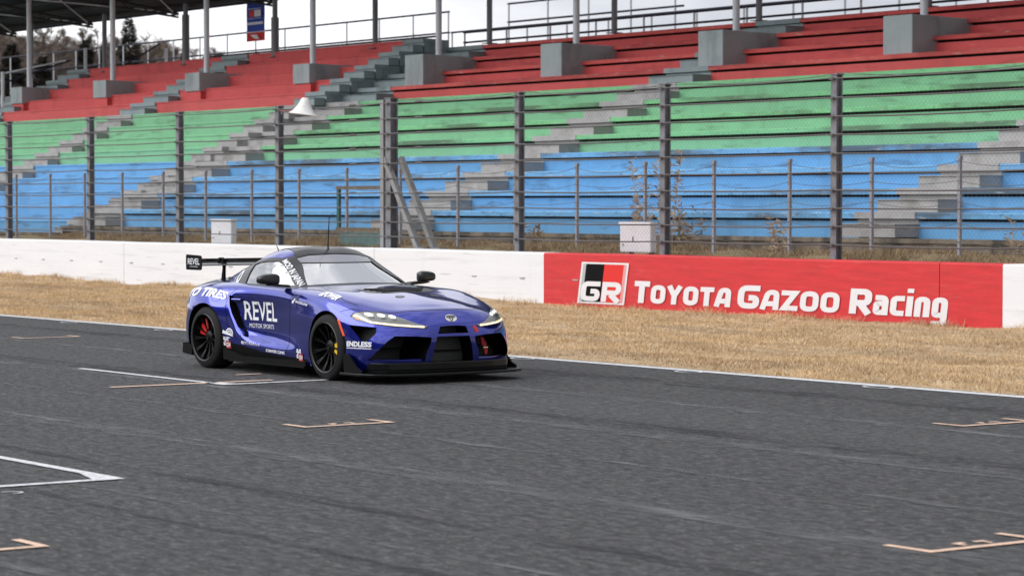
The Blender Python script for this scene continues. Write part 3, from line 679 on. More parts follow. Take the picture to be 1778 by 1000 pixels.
# columns, beams and roof
def column(x, y, z0, z1, r, mtl, sleeve=None):
    g = MB(); g.tube([(x+SX, y+SY, z0), (x+SX, y+SY, z1)], r, 14)
    if sleeve: g.tube([(x+SX, y+SY, z0), (x+SX, y+SY, z0+sleeve)], r*1.5, 14)
    g.box(x-.16+SX, x+.16+SX, y-.16+SY, y+.16+SY, z0, z0+.02)
    return g.build('column', mtl, stand, smooth=40)
def roofz(y): return 8.22+(42.9-y)*.17
for i in range(-2, 10):
    x = -84.41+6.23*i+.02*i if i < 4 else -59.18+(i-4)*6.13
    if x < -91: continue
    if x < -62: column(x*.98, 39.45, 5.64, roofz(39.45), .085, m_pole)
    else: column(x, 40.25, 5.72, roofz(40.25), .085, m_pole)
for x, sl in ((-89.3, None), (-83.46, None), (-77.62, 1.6), (-71.85, 1.2), (-66.07, None), (-60.23, None), (-54.6, None), (-48.89, None), (-43.1, None), (-37.3, None), (-31.5, None)):
    column(x*.968 if x < -62 else x, 41.3 if x < -62 else 42.67, 6.2, roofz(42.67)-.1, .08, m_poled, sl)
g = MB(); NR = 46
V = []
for i in range(NR*2+1):
    x = -105+SX+(100)*i/(NR*2); 
    V += [(x, 42.95+SY, roofz(42.95)), (x, 33.4+SY, roofz(33.4))]
g.add([(x, y, z+.0) for x, y, z in V], [(2*i, 2*i+1, 2*i+3, 2*i+2) for i in range(NR*2)])
g.add([(x, y, z+.09) for x, y, z in V], [(2*i+2, 2*i+3, 2*i+1, 2*i) for i in range(NR*2)]); g.build('roof', m_roof, stand, fix=False)
g = MB(); g.box(-105+SX, -5+SX, 42.95+SY, 43.0+SY, roofz(42.95)-.05, roofz(42.95)+.1); g.box(-105+SX, -5+SX, 33.3+SY, 33.37+SY, roofz(33.4)-.25, roofz(33.4)+.12); g.build('roof_fascia', m_fascia, stand)
g = MB()
for j in range(6):
    y = 42.4-j*1.15; z = roofz(y)-.09; g.box(-105+SX, -5+SX, y-.04+SY, y+.04+SY, z-.05, z+.07)
g.build('roof_purlin', m_truss, stand)
for i in range(-4, 12):
    x = -84.41+6.23*i+SX
    if x < -105+SX: continue
    g = MB(); a = (x, 42.7+SY, roofz(42.7)-.2); b_ = (x, 36.2+SY, roofz(36.2)-.3)
    g.tube([a, b_], .05, 6); a2 = (x, 42.7+SY, roofz(42.7)-.2-.1); b2 = (x, 36.2+SY, roofz(36.2)-.7); g.tube([a2, b2], .04, 6)
    for q in range(9):
        t0 = q/9; t1 = (q+.5)/9; P = Vector(a).lerp(Vector(b_), t0); Q = Vector(a2).lerp(Vector(b2), t1); P2 = Vector(a).lerp(Vector(b_), (q+1)/9); g.tube([P, Q], .025, 5); g.tube([Q, P2], .025, 5)
    g.build('roof_truss', m_truss, stand)
g = MB()
for i in range(-3, 11):
    x = -84.41+6.23*i+SX
    g.tube([(x, 42.5+SY, roofz(42.5)-.18), (x+6.23, 37.5+SY, roofz(37.5)-.2)], .022, 5); g.tube([(x+6.23, 42.5+SY, roofz(42.5)-.18), (x, 37.5+SY, roofz(37.5)-.2)], .022, 5)
g.build('roof_brace', m_pole, stand)
# rear railings: a near one on the top step and a far one on the walkway behind
def railing(name, y, x0, x1, zs, zb, step, r=.032, lab=None, pm_=m_railp):
    t = bpy.data.objects.new(name, None); COL.objects.link(t); t.parent = stand
    if lab: t['label'] = lab
    for z in zs:
        g = MB(); g.tube([(x0+SX, y+SY, z), (x1+SX, y+SY, z)], r, 6); g.build('rail', m_rail, t, smooth=40)
    x = x0+.05; pmesh = None
    while x < x1:
        if pmesh is None:
            g = MB(); g.tube([(0, 0, zb), (0, 0, max(zs))], .03, 6); pmesh = g.mesh('rail_post', pm_)
        link('rail_post', pmesh, None, t, (x+SX, y+SY, 0)); x += step
railing('top_railing', 42.75, -61.6, -14, (6.30, 6.58), 6.1, 2.02)
railing('top_railing', 41.95, -75.2, -61.7, (6.46, 6.24), 6.1, 2.02)
railing('walkway_railing', 45.0, -98, -65.6, (6.88, 7.50), 6.0, 1.9)
railing('walkway_railing', 45.0, -65.5, -16, (6.87,), 6.0, 1.9)
railing('walkway_railing', 45.0, -62.6, -54.6, (7.02, 7.55), 6.0, 1.9)
g = MB(); g.box(-100+SX, -12+SX, 43.4+SY, 45.3+SY, 5.7, 5.82)
for i in range(22): g.tube([(-98+i*4+SX, 45+SY, 0), (-98+i*4+SX, 45+SY, 5.7)], .08, 8)
g.build('rear_walkway', m_pier, stand)
# handrails at the far left stair
t = bpy.data.objects.new('stair_handrail', None); COL.objects.link(t); t.parent = stand
for pts, r, mt in (([(-85.6, 39.2, 5.75), (-83.9, 41.6, 6.75)], .035, m_rail), ([(-88, 39.3, 6.35), (-84.95, 39.3, 6.38)], .02, m_railp), ([(-88, 39.3, 5.98), (-84.7, 39.3, 6.0)], .02, m_railp), ([(-88, 39.3, 5.45), (-84.7, 39.3, 5.47)], .02, m_railp),
                   ([(-84.5, 39.3, 4.6), (-84.5, 39.3, 6.3)], .07, m_pole), ([(-82.3, 42.0, 6.33), (-79.9, 42.0, 6.30)], .028, m_railp), ([(-84.3, 39.3, 6.25), (-83.1, 41.0, 6.68)], .03, m_pole), ([(-82.0, 41.9, 6.1), (-80.4, 43.2, 7.2)], .03, m_rail),
                   ([(-82.6, 41.5, 5.8), (-82.6, 41.5, 7.1)], .06, m_railp), ([(-79.6, 43.0, 5.8), (-79.6, 43.0, 7.0)], .06, m_railp)):
    g = MB(); g.tube([(a+SX, b_+SY, c) for a, b_, c in pts], r, 7); g.build('handrail_bar', mt, t, smooth=40)
g = MB(); g.box(-99+SX, -84.0+SX, 41.0+SY, 41.2+SY, 0, 5.35); g.build('side_wall', mat('slate_wall', (.10, .11, .135), .8, noise=(2, .2, 5, U)), stand)

# banner hanging behind the stand
t = empty('hanging_banner', 'blue and red vertical banner hanging below the grandstand roof', 'banner', (-73.62, 43.0, 6.95))
g = MB(); n = 12; V = []
for i in range(n+1):
    z = .30+(1.22-.30)*i/n
    for j in range(5): V.append((-.57+1.14*j/4, .006*math.sin(i*.6+j*.8), z))
FQ = [(i*5+j, i*5+j+1, (i+1)*5+j+1, (i+1)*5+j) for i in range(n) for j in range(4)]
g.add(V, FQ); g.build('blue_cloth', mat('banner_blue', (.012, .06, .40), .7), t, smooth=60, fix=False)
g = MB(); V = [(-.57+1.14*j/4, .006*math.sin(j*.8-.5), .0+.28*i/3) for i in range(4) for j in range(5)]
g.add(V, [(i*5+j, i*5+j+1, (i+1)*5+j+1, (i+1)*5+j) for i in range(3) for j in range(4)]); g.build('red_cloth', mat('banner_red', (.62, .02, .02), .7), t, smooth=60, fix=False)
g = MB(); g.box(-.57, .57, -.02, .04, .278, .302); g.box(-.38, .42, -.055, -.045, 1.02, 1.035); g.box(-.38, .42, -.055, -.045, .71, .725); g.box(-.48, .52, -.055, -.045, .52, .60)
g.box(.0, .40, -.055, -.045, .77, .98); g.prism([(-.25, .20), (.15, .20), (.32, .04), (.0, .08)], -.055, -.045, 'y'); g.build('banner_print', mat('banner_white', (.75, .77, .82), .7), t)
g = MB(); g.box(-.32, -.05, -.055, -.045, .77, .98); g.build('banner_print', m_signred, t)
g = MB(); g.tube([(-.6, 0, 1.235), (.6, 0, 1.235)], .02, 6); g.tube([(-.5, 0, 1.23), (-.5, 0, 1.42)], .01, 5); g.tube([(.5, 0, 1.23), (.5, 0, 1.42)], .01, 5); g.build('banner_rod', m_poled, t)

# ================================================================== HILL AND TREES behind the stand
def hz(x, y):
    d = math.hypot(x, y); a = math.degrees(math.atan2(y, -x))     # bearing from the track axis
    u = max(0, min(1, (38.5-a)/14.0)); k = max(0, min(1, (d-150)/230.0))
    return -.5+26*(u**.8)*k*k*(3-2*k)+1.2*math.sin(x*.06)*math.sin(y*.05)*k
xs = np.linspace(-620, -80, 70); ys = np.linspace(50, 420, 50)
g = MB(); g.add([(x, y, hz(x, y)) for y in ys for x in xs], [(j*70+i, j*70+i+1, (j+1)*70+i+1, (j+1)*70+i) for j in range(49) for i in range(69)])
tag(g.build('hillside', m_hill, smooth=80, fix=False), kind='structure')
def at(px, dist):
    u = (px-889)/F; dx = -math.cos(TH)+math.sin(TH)*u; dy = math.sin(TH)+math.cos(TH)*u; return dx*dist, dy*dist
def bare_tree(seed, H_=14, spread=4.5, ntw=2600):
    r_ = random.Random(seed); tr = MB(); ends = []
    def br(p, d, L_, r, dep):
        q = p+d*L_; m_ = p.lerp(q, .5)+Vector((r_.gauss(0, .04), r_.gauss(0, .04), 0))*L_
        tr.tube([p, m_, q], [r, r*.8, r*.6], 5 if dep < 2 else 3, cap=False)
        if dep >= 3: ends.append((m_, q)); return
        if dep >= 1: ends.append((m_, q))
        for k in range(r_.choice((3, 4)) if dep else 7):
            t = r_.uniform(.45, 1) if dep else r_.uniform(.35, 1.0)
            a = r_.uniform(0, 6.283); s_ = r_.uniform(.35, .9); nd = (d*1.0+Vector((math.cos(a)*s_, math.sin(a)*s_, .25))).normalized()
            br(p.lerp(q, t), nd, L_*r_.uniform(.48, .72)*(.75 if dep == 0 else 1), r*.5, dep+1)
    br(Vector((0, 0, -1)), Vector((r_.uniform(-.05, .05), r_.uniform(-.05, .05), 1)), H_*.55, .22, 0)
    cr = MB(); 
    for i in range(ntw):
        a, b_ = r_.choice(ends); p = a.lerp(b_, r_.random()); th = r_.uniform(0, 6.283); e = r_.uniform(-.1, 1.0); d = Vector((math.cos(th), math.sin(th), e)).normalized()*r_.uniform(.5, 1.5)
        w_ = Vector((-math.sin(th), math.cos(th), 0))*r_.uniform(.012, .03); k = Vector((r_.gauss(0, .15), r_.gauss(0, .15), r_.uniform(0, .25)))
        cr.add([p-w_, p+w_, p+d*.5+k+w_*.7, p+d+k*1.4], [(0, 1, 2), (0, 2, 3)])
    return tr.mesh('trunk', m_bark, fix=False), cr.mesh('crown', m_twig, fix=False)
protos = [bare_tree(s) for s in (11, 12, 13, 14)]
def conifer(seed, H_=20, n=15000):
    r_ = random.Random(seed); tr = MB(); tr.tube([(0, 0, -1), (0, 0, H_*.5), (0, 0, H_*.97)], [.28, .16, .03], 7)
    cr = MB()
    for i in range(n):
        t = r_.random()**.75; z = H_*(.06+.93*(1-t)); lev = int(z/.75); R_ = (.25+t*3.6)*(1+.22*math.sin(lev*2.1+seed))*r_.uniform(.25, 1.0)**.45; a = r_.uniform(0, 6.283)
        R_ *= 1+.18*math.sin(3*a+lev*1.7)
        p = Vector((R_*math.cos(a), R_*math.sin(a), z-R_*.28)); s_ = r_.uniform(.16, .42); d = Vector((math.cos(a+r_.gauss(0, .5)), math.sin(a+r_.gauss(0, .5)), r_.uniform(-.5, .15)))*s_; w_ = Vector((-math.sin(a), math.cos(a), r_.uniform(-.3, .3)))*s_*.4
        cr.add([p-w_, p+w_, p+d+w_*.3, p+d-w_*.3], [(0, 1, 2, 3)])
    return tr.mesh('trunk', m_bark, fix=False), cr.mesh('crown', m_needle, fix=False)
cprot = [conifer(s) for s in (1, 2)]
def put_tree(name, proto, px, dist, ytop, natural, lab, cat, grp, seed, wide=1.0):
    r_ = random.Random(seed); x, y = at(px, dist); z = hz(x, y); top = CAMH+(353-ytop)/F*dist
    s_ = max(.25, (top-z)/natural); t = empty(name, lab, cat, (x, y, z), grp); t.scale = (s_*wide, s_*wide, s_); t.rotation_euler = (0, 0, r_.uniform(0, 6.28))
    link('trunk', proto[0], None, t); link('crown', proto[1], None, t)
con = [(226, 205, 29, 'tall pointed dark conifer standing against the sky', 1.15), (150, 208, 66, 'dark conifer seen between the two leftmost roof columns', 1.4), (180, 212, 76, 'dark conifer directly left of the tall pointed one', .8), (22, 206, 74, 'dark conifer at the far left edge under the roof', 1.6), (-15, 204, 66, 'dark conifer cut by the left edge of the photo', 1.1), (362, 300, 78, 'small dark conifer low on the skyline beside a roof column', .8), (318, 300, 92, 'smallest dark conifer low on the skyline', .9), (76, 206, 96, 'low dark conifer behind the leftmost roof column', 1.6)]
for i, (px, d, yt, lab, wd) in enumerate(con): put_tree('conifer', cprot[i % 2], px, d, yt, 20, lab, 'tree', 'dark conifers on the hillside', 50+i, wd)
spots = []
for i in range(64):
    px = rnd.uniform(-60, 260); spots.append((px, rnd.uniform(215, 330), 32+px*.06+rnd.uniform(0, 55)))
spots += [(268, 260, 50), (285, 250, 58), (300, 270, 46), (330, 260, 66), (262, 240, 62), (350, 300, 74), (386, 300, 64), (405, 290, 72), (424, 300, 82), (442, 300, 88), (282, 330, 66), (316, 330, 82), (398, 320, 88), (372, 320, 92)]
for i, (px, d, yt) in enumerate(spots):
    lab = 'bare brown tree in the leafless wood behind the left end of the grandstand' if px < 262 else 'thin leafless tree against the pale sky behind the roof columns'
    put_tree('bare_tree', protos[i % 4], px, d, yt, 13.5, lab, 'tree', 'leafless trees of the brown wood' if px < 262 else 'thin leafless trees on the skyline', 200+i)

# ================================================================== BUILDING AND WALL behind the camera: unseen, added to darken the car's reflections
added_bldg = empty('added_building', 'long low grey building outside the frame, added as a dark reflection for the car', 'building', (-30, -20, 0))
g = MB(); g.box(-110, 110, -10, 0, 0, 7.2); g.build('wall', mat('added_building_grey', (.10, .10, .105), .8, noise=(.4, .2, 5, U)), added_bldg)
g = MB(); g.box(-112, 112, -11, 1.5, 7.2, 7.7); g.build('roof', m_pier, added_bldg)
for i in range(24):
    g = MB(); g.box(-104+9*i, -98.5+9*i, .02, .08, 0, 3.3); g.build('added_building_door', m_poled, added_bldg)
g = MB(); g.box(-110, 40, -13.6+20, -13.3+20, 0, 1.1); o = g.build('added_low_wall', m_wallw); o.location = (-10, -20, 0); tag(o, 'low wall along the near side of the track, added outside the frame for reflections', 'wall')

# ================================================================== RACE CAR  (local x forward, y to its left, z up; origin between the axles)
CX, CY = -23.905, 14.96
car = empty('race_car', 'dark blue two-door race car with black rear wing and white lettering on the track', 'car', (CX, CY, 0))
def V3(*a): return np.array(a, float)
def spline(P, n, sym0=False, sym1=False):
    """smooth curve through the points P (array m x 3), n samples per span; mirrored ghosts where the curve meets y=0"""
    P = np.asarray(P, float); m = len(P)
    g0 = P[1]*V3(1, -1, 1) if sym0 else 2*P[0]-P[1]; g1 = P[-2]*V3(1, -1, 1) if sym1 else 2*P[-1]-P[-2]
    Q = np.vstack([g0, P, g1]); d = np.maximum(np.linalg.norm(np.diff(Q, axis=0), axis=1), 1e-4)**.5
    t = np.concatenate([[0], np.cumsum(d)]); T = np.zeros_like(P)
    for i in range(m):
        a, b, c = Q[i], Q[i+1], Q[i+2]; h0, h1 = t[i+1]-t[i], t[i+2]-t[i+1]
        T[i] = ((b-a)/h0*h1+(c-b)/h1*h0)/(h0+h1)
    out = []
    for i in range(m-1):
        h = t[i+2]-t[i+1]
        for k in range(n):
            s = k/n; out.append((2*s**3-3*s**2+1)*P[i]+(s**3-2*s**2+s)*h*T[i]+(-2*s**3+3*s**2)*P[i+1]+(s**3-s**2)*h*T[i+1])
    out.append(P[-1]); return np.array(out)
def surface(net, nc, nr):
    net = np.asarray(net, float)                                    # rows x cols x 3
    A = np.array([spline(net[r], nc, True, True) if abs(net[r][1][1]) > 1e-6 else spline(net[r], nc) for r in range(len(net))])
    return np.array([spline(A[:, c], nr, False, True) for c in range(A.shape[1])]).transpose(1, 0, 2)
def solid(G, disp=None, floor=True):
    """mirror a half grid (rows x cols) over y=0 into one closed mesh"""
    nr, nc, _ = G.shape; bm = bmesh.new(); idx = {}
    H = [[None]*nc for _ in range(nr)]; Mh = [[None]*nc for _ in range(nr)]
    for r in range(nr):
        for c in range(nc):
            x, y, z = G[r, c]; y = max(0.0, y)
            if disp and y > 1e-5: y = disp(x, y, z)
            H[r][c] = bm.verts.new((x, y, z)); Mh[r][c] = bm.verts.new((x, -y, z))
    for r in range(nr-1):
        for c in range(nc-1):
            bm.faces.new((H[r][c], H[r+1][c], H[r+1][c+1], H[r][c+1])); bm.faces.new((Mh[r][c], Mh[r][c+1], Mh[r+1][c+1], Mh[r+1][c]))
    for c in range(nc-1): bm.faces.new((H[0][c], H[0][c+1], Mh[0][c+1], Mh[0][c]))
    bmesh.ops.remove_doubles(bm, verts=bm.verts, dist=1e-4); bmesh.ops.dissolve_degenerate(bm, dist=1e-5, edges=bm.edges)
    bmesh.ops.recalc_face_normals(bm, faces=bm.faces); me = bpy.data.meshes.new('s'); bm.to_mesh(me); bm.free(); return me
N = [  # columns: nose centre -> round the front corner -> door -> rear corner -> tail centre
 [(2.12,0,.13),(2.11,.35,.13),(2.04,.64,.13),(1.90,.82,.13),(1.68,.90,.13),(1.235,.905,.13),(.80,.875,.13),(.42,.85,.13),(0,.84,.13),(-.42,.845,.13),(-.82,.875,.13),(-1.235,.91,.13),(-1.62,.90,.15),(-1.88,.85,.18),(-2.02,.72,.21),(-2.10,.38,.22),(-2.12,0,.22)],
 [(2.155,0,.29),(2.15,.35,.29),(2.09,.63,.29),(1.95,.82,.29),(1.70,.905,.29),(1.235,.925,.29),(.80,.885,.27),(.42,.868,.25),(0,.866,.25),(-.42,.872,.27),(-.82,.905,.30),(-1.235,.935,.32),(-1.62,.92,.34),(-1.90,.86,.36),(-2.05,.73,.38),(-2.13,.38,.38),(-2.15,0,.38)],
 [(2.165,0,.46),(2.155,.35,.46),(2.09,.62,.46),(1.94,.81,.46),(1.70,.90,.47),(1.235,.93,.50),(.80,.885,.46),(.42,.858,.44),(0,.85,.44),(-.42,.862,.46),(-.82,.91,.50),(-1.235,.95,.53),(-1.62,.925,.53),(-1.90,.86,.54),(-2.05,.72,.55),(-2.13,.38,.56),(-2.15,0,.56)],
 [(2.145,0,.585),(2.13,.35,.58),(2.05,.61,.575),(1.90,.79,.585),(1.68,.885,.61),(1.235,.922,.665),(.80,.885,.66),(.42,.86,.66),(0,.848,.66),(-.42,.855,.67),(-.82,.895,.69),(-1.235,.94,.70),(-1.62,.915,.69),(-1.88,.845,.70),(-2.03,.70,.71),(-2.11,.36,.72),(-2.13,0,.72)],
 [(2.06,0,.70),(2.035,.35,.695),(1.93,.58,.685),(1.77,.745,.70),(1.58,.835,.735),(1.235,.870,.795),(.80,.855,.825),(.42,.828,.842),(0,.812,.852),(-.42,.812,.862),(-.82,.838,.865),(-1.235,.885,.845),(-1.60,.865,.835),(-1.83,.80,.835),(-1.97,.66,.845),(-2.07,.35,.86),(-2.09,0,.865)],
 [(1.93,0,.752),(1.89,.29,.75),(1.78,.46,.755),(1.62,.60,.785),(1.46,.69,.82),(1.20,.745,.868),(.80,.755,.885),(.42,.755,.895),(0,.755,.897),(-.42,.758,.905),(-.82,.765,.918),(-1.235,.765,.918),(-1.58,.735,.905),(-1.78,.67,.905),(-1.92,.54,.915),(-2.03,.28,.94),(-2.06,0,.945)],
 [(1.74,0,.805),(1.68,.18,.808),(1.56,.28,.82),(1.42,.36,.842),(1.30,.41,.862),(1.08,.44,.893),(.76,.45,.915),(.42,.45,.925),(0,.45,.925),(-.42,.45,.935),(-.82,.45,.950),(-1.2,.44,.955),(-1.50,.41,.945),(-1.68,.36,.94),(-1.80,.28,.945),(-1.90,.14,.95),(-1.93,0,.95)],
 [(1.50,0,.852),(1.42,0,.862),(1.32,0,.873),(1.22,0,.882),(1.10,0,.893),(.95,0,.905),(.70,0,.925),(.40,0,.935),(0,0,.935),(-.40,0,.945),(-.78,0,.96),(-1.08,0,.965),(-1.28,0,.962),(-1.40,0,.96),(-1.50,0,.957),(-1.58,0,.955),(-1.66,0,.955)],
]
for _r in range(len(N)):                                            # rear overhang
    for _c in range(11, 17):
        x, y, z = N[_r][_c]
        if x < -1.3: x = -1.3+(x+1.3)*.88
        if _c in (13, 14): y *= .955
        N[_r][_c] = (x, y, z)
def sst(a, b, t): t = min(1, max(0, (t-a)/(b-a))); return t*t*(3-2*t)
CVZ = [(.30,-.40),(.35,-.47),(.44,-.61),(.60,-.715),(.70,-.76),(.78,-.79),(.9,-.80)]
def cvx(z): return float(np.interp(z, [p[0] for p in CVZ], [p[1] for p in CVZ]))
def door_disp(x, y, z):
    if y < .6: return y
    ex = cvx(z)
    if x > ex-.06 and x < 1.0 and .2 < z < .86:
        zl = float(np.interp(x, [-.5, -.2, .3, .8], [.345, .31, .275, .25]))
        f = sst(ex-.02, ex+.085, x)*(1-sst(-.45, .85, x))*(1-sst(.62, .86, z))*sst(zl-.02, zl+.08, z)
        y -= .065*f
    if .70 < x < 1.6 or -1.7 < x < -.8:                                # rolled arch lip
        pass
    return y
G = surface(N, 30, 12)
body_me = solid(G, door_disp)
N2 = [
 [(.60,0,.86),(.57,.35,.86),(.47,.66,.86),(.1,.745,.86),(-.3,.755,.86),(-.7,.75,.86),(-1.06,.715,.86),(-1.42,.60,.88),(-1.70,.40,.90),(-1.82,0,.90)],
 [(.30,0,1.02),(.27,.34,1.018),(.17,.615,1.01),(-.05,.675,1.01),(-.35,.695,1.012),(-.68,.685,1.012),(-1.00,.635,1.00),(-1.28,.52,1.0),(-1.50,.36,1.0),(-1.58,0,1.005)],
 [(.085,0,1.137),(.055,.32,1.133),(-.03,.55,1.12),(-.18,.622,1.12),(-.40,.64,1.122),(-.66,.625,1.112),(-.90,.565,1.092),(-1.10,.46,1.09),(-1.26,.30,1.092),(-1.33,0,1.10)],
 [(-.095,0,1.24),(-.115,.29,1.232),(-.16,.475,1.212),(-.26,.545,1.207),(-.42,.565,1.208),(-.62,.55,1.195),(-.80,.48,1.172),(-.93,.37,1.168),(-1.04,.23,1.175),(-1.09,0,1.185)],
 [(-.23,0,1.295),(-.25,.23,1.300),(-.29,.355,1.283),(-.36,.39,1.278),(-.45,.40,1.280),(-.56,.385,1.275),(-.67,.32,1.265),(-.76,.23,1.260),(-.83,.14,1.254),(-.86,0,1.250)],
 [(-.36,0,1.307),(-.38,0,1.308),(-.41,0,1.310),(-.44,0,1.311),(-.48,0,1.310),(-.52,0,1.308),(-.56,0,1.305),(-.60,0,1.300),(-.63,0,1.296),(-.66,0,1.291)],
]
G2 = surface(N2, 16, 10)
gh_me = solid(G2)
def bvh(me): return BVHTree.FromPolygons([v.co[:] for v in me.vertices], [tuple(p.vertices) for p in me.polygons])
BV = {'body': bvh(body_me), 'cabin': bvh(gh_me)}
def cast(o, d, which=('body', 'cabin')):
    best = None
    for k in which:
        h = BV[k].ray_cast(Vector(o), Vector(d))
        if h[0] is not None and (best is None or h[3] < best[3]): best = h
    return best
def tess(V, Fc, ml, it=6):
    bm = bmesh.new(); vs_ = [bm.verts.new((v[0], v[1], 0)) for v in V]
    for f in Fc:
        try: bm.faces.new([vs_[i] for i in f])
        except Exception: pass
    bmesh.ops.triangulate(bm, faces=bm.faces)
    for _ in range(it):
        e = [e for e in bm.edges if e.calc_length() > ml]
        if not e: break
        bmesh.ops.subdivide_edges(bm, edges=e, cuts=1); bmesh.ops.triangulate(bm, faces=[f for f in bm.faces if len(f.verts) > 3])
    bm.verts.index_update(); o = [(v.co.x, v.co.y) for v in bm.verts]; f = [[v.index for v in q.verts] for q in bm.faces]; bm.free(); return o, f
def patch(name, V, Fc, mtl, frame, off=.003, ml=.03, parent=None, which=('body', 'cabin'), label=None, thick=0.0):
    """lay a flat 2D shape onto the bodywork: frame = (origin, u axis, v axis, ray direction)"""
    V, Fc = tess(V, Fc, ml); o, du, dv, d = [Vector(a) for a in frame]; d = d.normalized(); P = []; ok = []
    for (a, b) in V:
        s_ = o+du*a+dv*b; h = cast(s_, d, which)
        if h is None: P.append((0, 0, 0)); ok.append(False); continue
        nrm = h[1].normalized(); nrm = -nrm if nrm.dot(d) > 0 else nrm
        P.append(h[0]+nrm*off); ok.append(True)
    Fk = []
    for f in Fc:
        if all(ok[i] for i in f):
            q = [P[i] for i in f]; mxl = max((Vector(q[i])-Vector(q[i-1])).length for i in range(len(q)))
            if mxl < max(.16, ml*4): Fk.append(f)
    if not Fk: return None
    used = sorted({i for f in Fk for i in f}); mp = {i: k for k, i in enumerate(used)}
    me = bpy.data.meshes.new(name); me.from_pydata([tuple(P[i]) for i in used], [], [[mp[i] for i in f] for f in Fk])
    bm = bmesh.new(); bm.from_mesh(me); bmesh.ops.recalc_face_normals(bm, faces=bm.faces)
    bm.normal_update(); s0 = sum((f.normal.dot(d)*f.calc_area() for f in bm.faces))
    if s0 > 0: bmesh.ops.reverse_faces(bm, faces=bm.faces)
    bm.to_mesh(me); bm.free(); smooth_mesh(me, 60)
    ob = link(name, me, mtl, parent or car)
    if label: ob['label'] = label
    return ob
def poly(pts): return list(pts), [tuple(range(len(pts)))]
RSIDE = ((0, -2, 0), (1, 0, 0), (0, 0, 1), (0, 1, 0)); LSIDE = ((0, 2, 0), (1, 0, 0), (0, 0, 1), (0, -1, 0))
FRONT = ((4, 0, 0), (0, 1, 0), (0, 0, 1), (-1, 0, 0)); TOP = ((0, 0, 3), (1, 0, 0), (0, 1, 0), (0, 0, -1)); REAR = ((-4, 0, 0), (0, 1, 0), (0, 0, 1), (1, 0, 0))
def boolean(me, cut, op='DIFFERENCE', solver='EXACT'):
    a = bpy.data.objects.new('a', me); b_ = bpy.data.objects.new('b', cut); COL.objects.link(a); COL.objects.link(b_)
    md = a.modifiers.new('m', 'BOOLEAN'); md.operation = op; md.solver = solver; md.object = b_
    dg = bpy.context.evaluated_depsgraph_get(); dg.update(); r = bpy.data.meshes.new_from_object(a.evaluated_get(dg)); 
    bpy.data.objects.remove(a); bpy.data.objects.remove(b_); return r
# --- cutters
WS = [(-.645,.925),(-.40,.938),(0,.947),(.40,.938),(.645,.925),(.612,1.0),(.562,1.12),(.500,1.196),(.30,1.232),(0,1.244),(-.30,1.232),(-.500,1.196),(-.562,1.12),(-.612,1.0)]
SW = [(.25,.925),(.03,1.055),(-.17,1.150),(-.24,1.168),(-.42,1.165),(-.60,1.148),(-.70,1.122),(-.70,.925)]
QW = [(-.74,.93),(-.74,1.11),(-.86,1.075),(-.95,1.02),(-.985,.975),(-.94,.935)]
RW = [(-.42,.99),(.42,.99),(.34,1.10),(.22,1.165),(-.22,1.165),(-.34,1.10)]
def pm(pl, a, b, ax): g = MB(); g.prism(pl, a, b, ax); return g.mesh('c')
cav = []
cx0, cz0 = -.48, .80
c_me = gh_me.copy()
for v in c_me.vertices:
    x, y, z = v.co; s_ = .955; v.co = ((x-cx0)*.955+cx0, y*.94, (z-cz0)*.955+cz0 if z > .87 else .80)
gh = boolean(gh_me, c_me)
for pl, a, b, ax in ((WS, -.45, 1.0, 'x'), (SW, -1.2, 1.2, 'y'), (RW, -2.5, -.75, 'x')):
    gh = boolean(gh, pm(pl, a, b, ax))
bd = body_me
g = MB(); g.box(-1.30, .40, -.66, .66, .38, 1.2); bd = boolean(bd, g.mesh('c'))                      # cabin well
AR = .378
for cxw in (1.235, -1.235):
    for s_ in (-1, 1):
        g = MB(); n = 64; r_ = AR if cxw > 0 else AR+.004; g.prism([(cxw+r_*math.cos(6.28319*k/n), .325+r_*math.sin(6.28319*k/n)) for k in range(n)], s_*.60, s_*1.2, 'y'); bd = boolean(bd, g.mesh('c'))
GL = {'upper': [(-.185,.486),(.185,.486),(.155,.556),(.06,.563),(-.06,.563),(-.155,.556)], 'lower': [(-.255,.20),(.255,.20),(.225,.36),(.195,.458),(-.195,.458),(-.225,.36)],
      'ri': [(-.325,.215),(-.315,.30),(-.265,.405),(-.262,.452),(-.42,.466),(-.64,.472),(-.71,.42),(-.80,.31),(-.845,.232)]}
GL['le'] = [(-y, z) for y, z in GL['ri']][::-1]
DEP = {'upper': (1.93, 2.6), 'lower': (1.90, 2.6), 'ri': (1.60, 2.6), 'le': (1.60, 2.6)}
for k in GL: bd = boolean(bd, pm(GL[k], DEP[k][0], DEP[k][1], 'x'))
SL_ = [(-.905,.575),(-.77,.555),(-.785,.50),(-.83,.44),(-.865,.405),(-.875,.44)]
SCP = fillet([(-.800,.805),(-.735,.790),(-.690,.70),(-.640,.60),(-.555,.47),(-.43,.362),(-.50,.375),(-.615,.47),(-.710,.60),(-.765,.70)], .02, True)
for s_ in (-1, 1): bd = boolean(bd, pm(SCP, s_*.80, s_*1.1, 'y'))
for pl in (SL_, [(-y, z) for y, z in SL_][::-1]): bd = boolean(bd, pm(pl, 1.645, 2.4, 'x'))
bd.materials.clear(); bd.materials.append(m_paint); bd.materials.append(m_black); bd.materials.append(m_intr)
def in_poly(p, pl):
    x, y = p; c = False
    for i in range(len(pl)):
        (x1, y1), (x2, y2) = pl[i-1], pl[i]
        if (y1 > y) != (y2 > y) and x < (x2-x1)*(y-y1)/(y2-y1)+x1: c = not c
    return c
def surf_near(p, which='body'): h = BV[which].find_nearest(p); return h[3]
mi = []
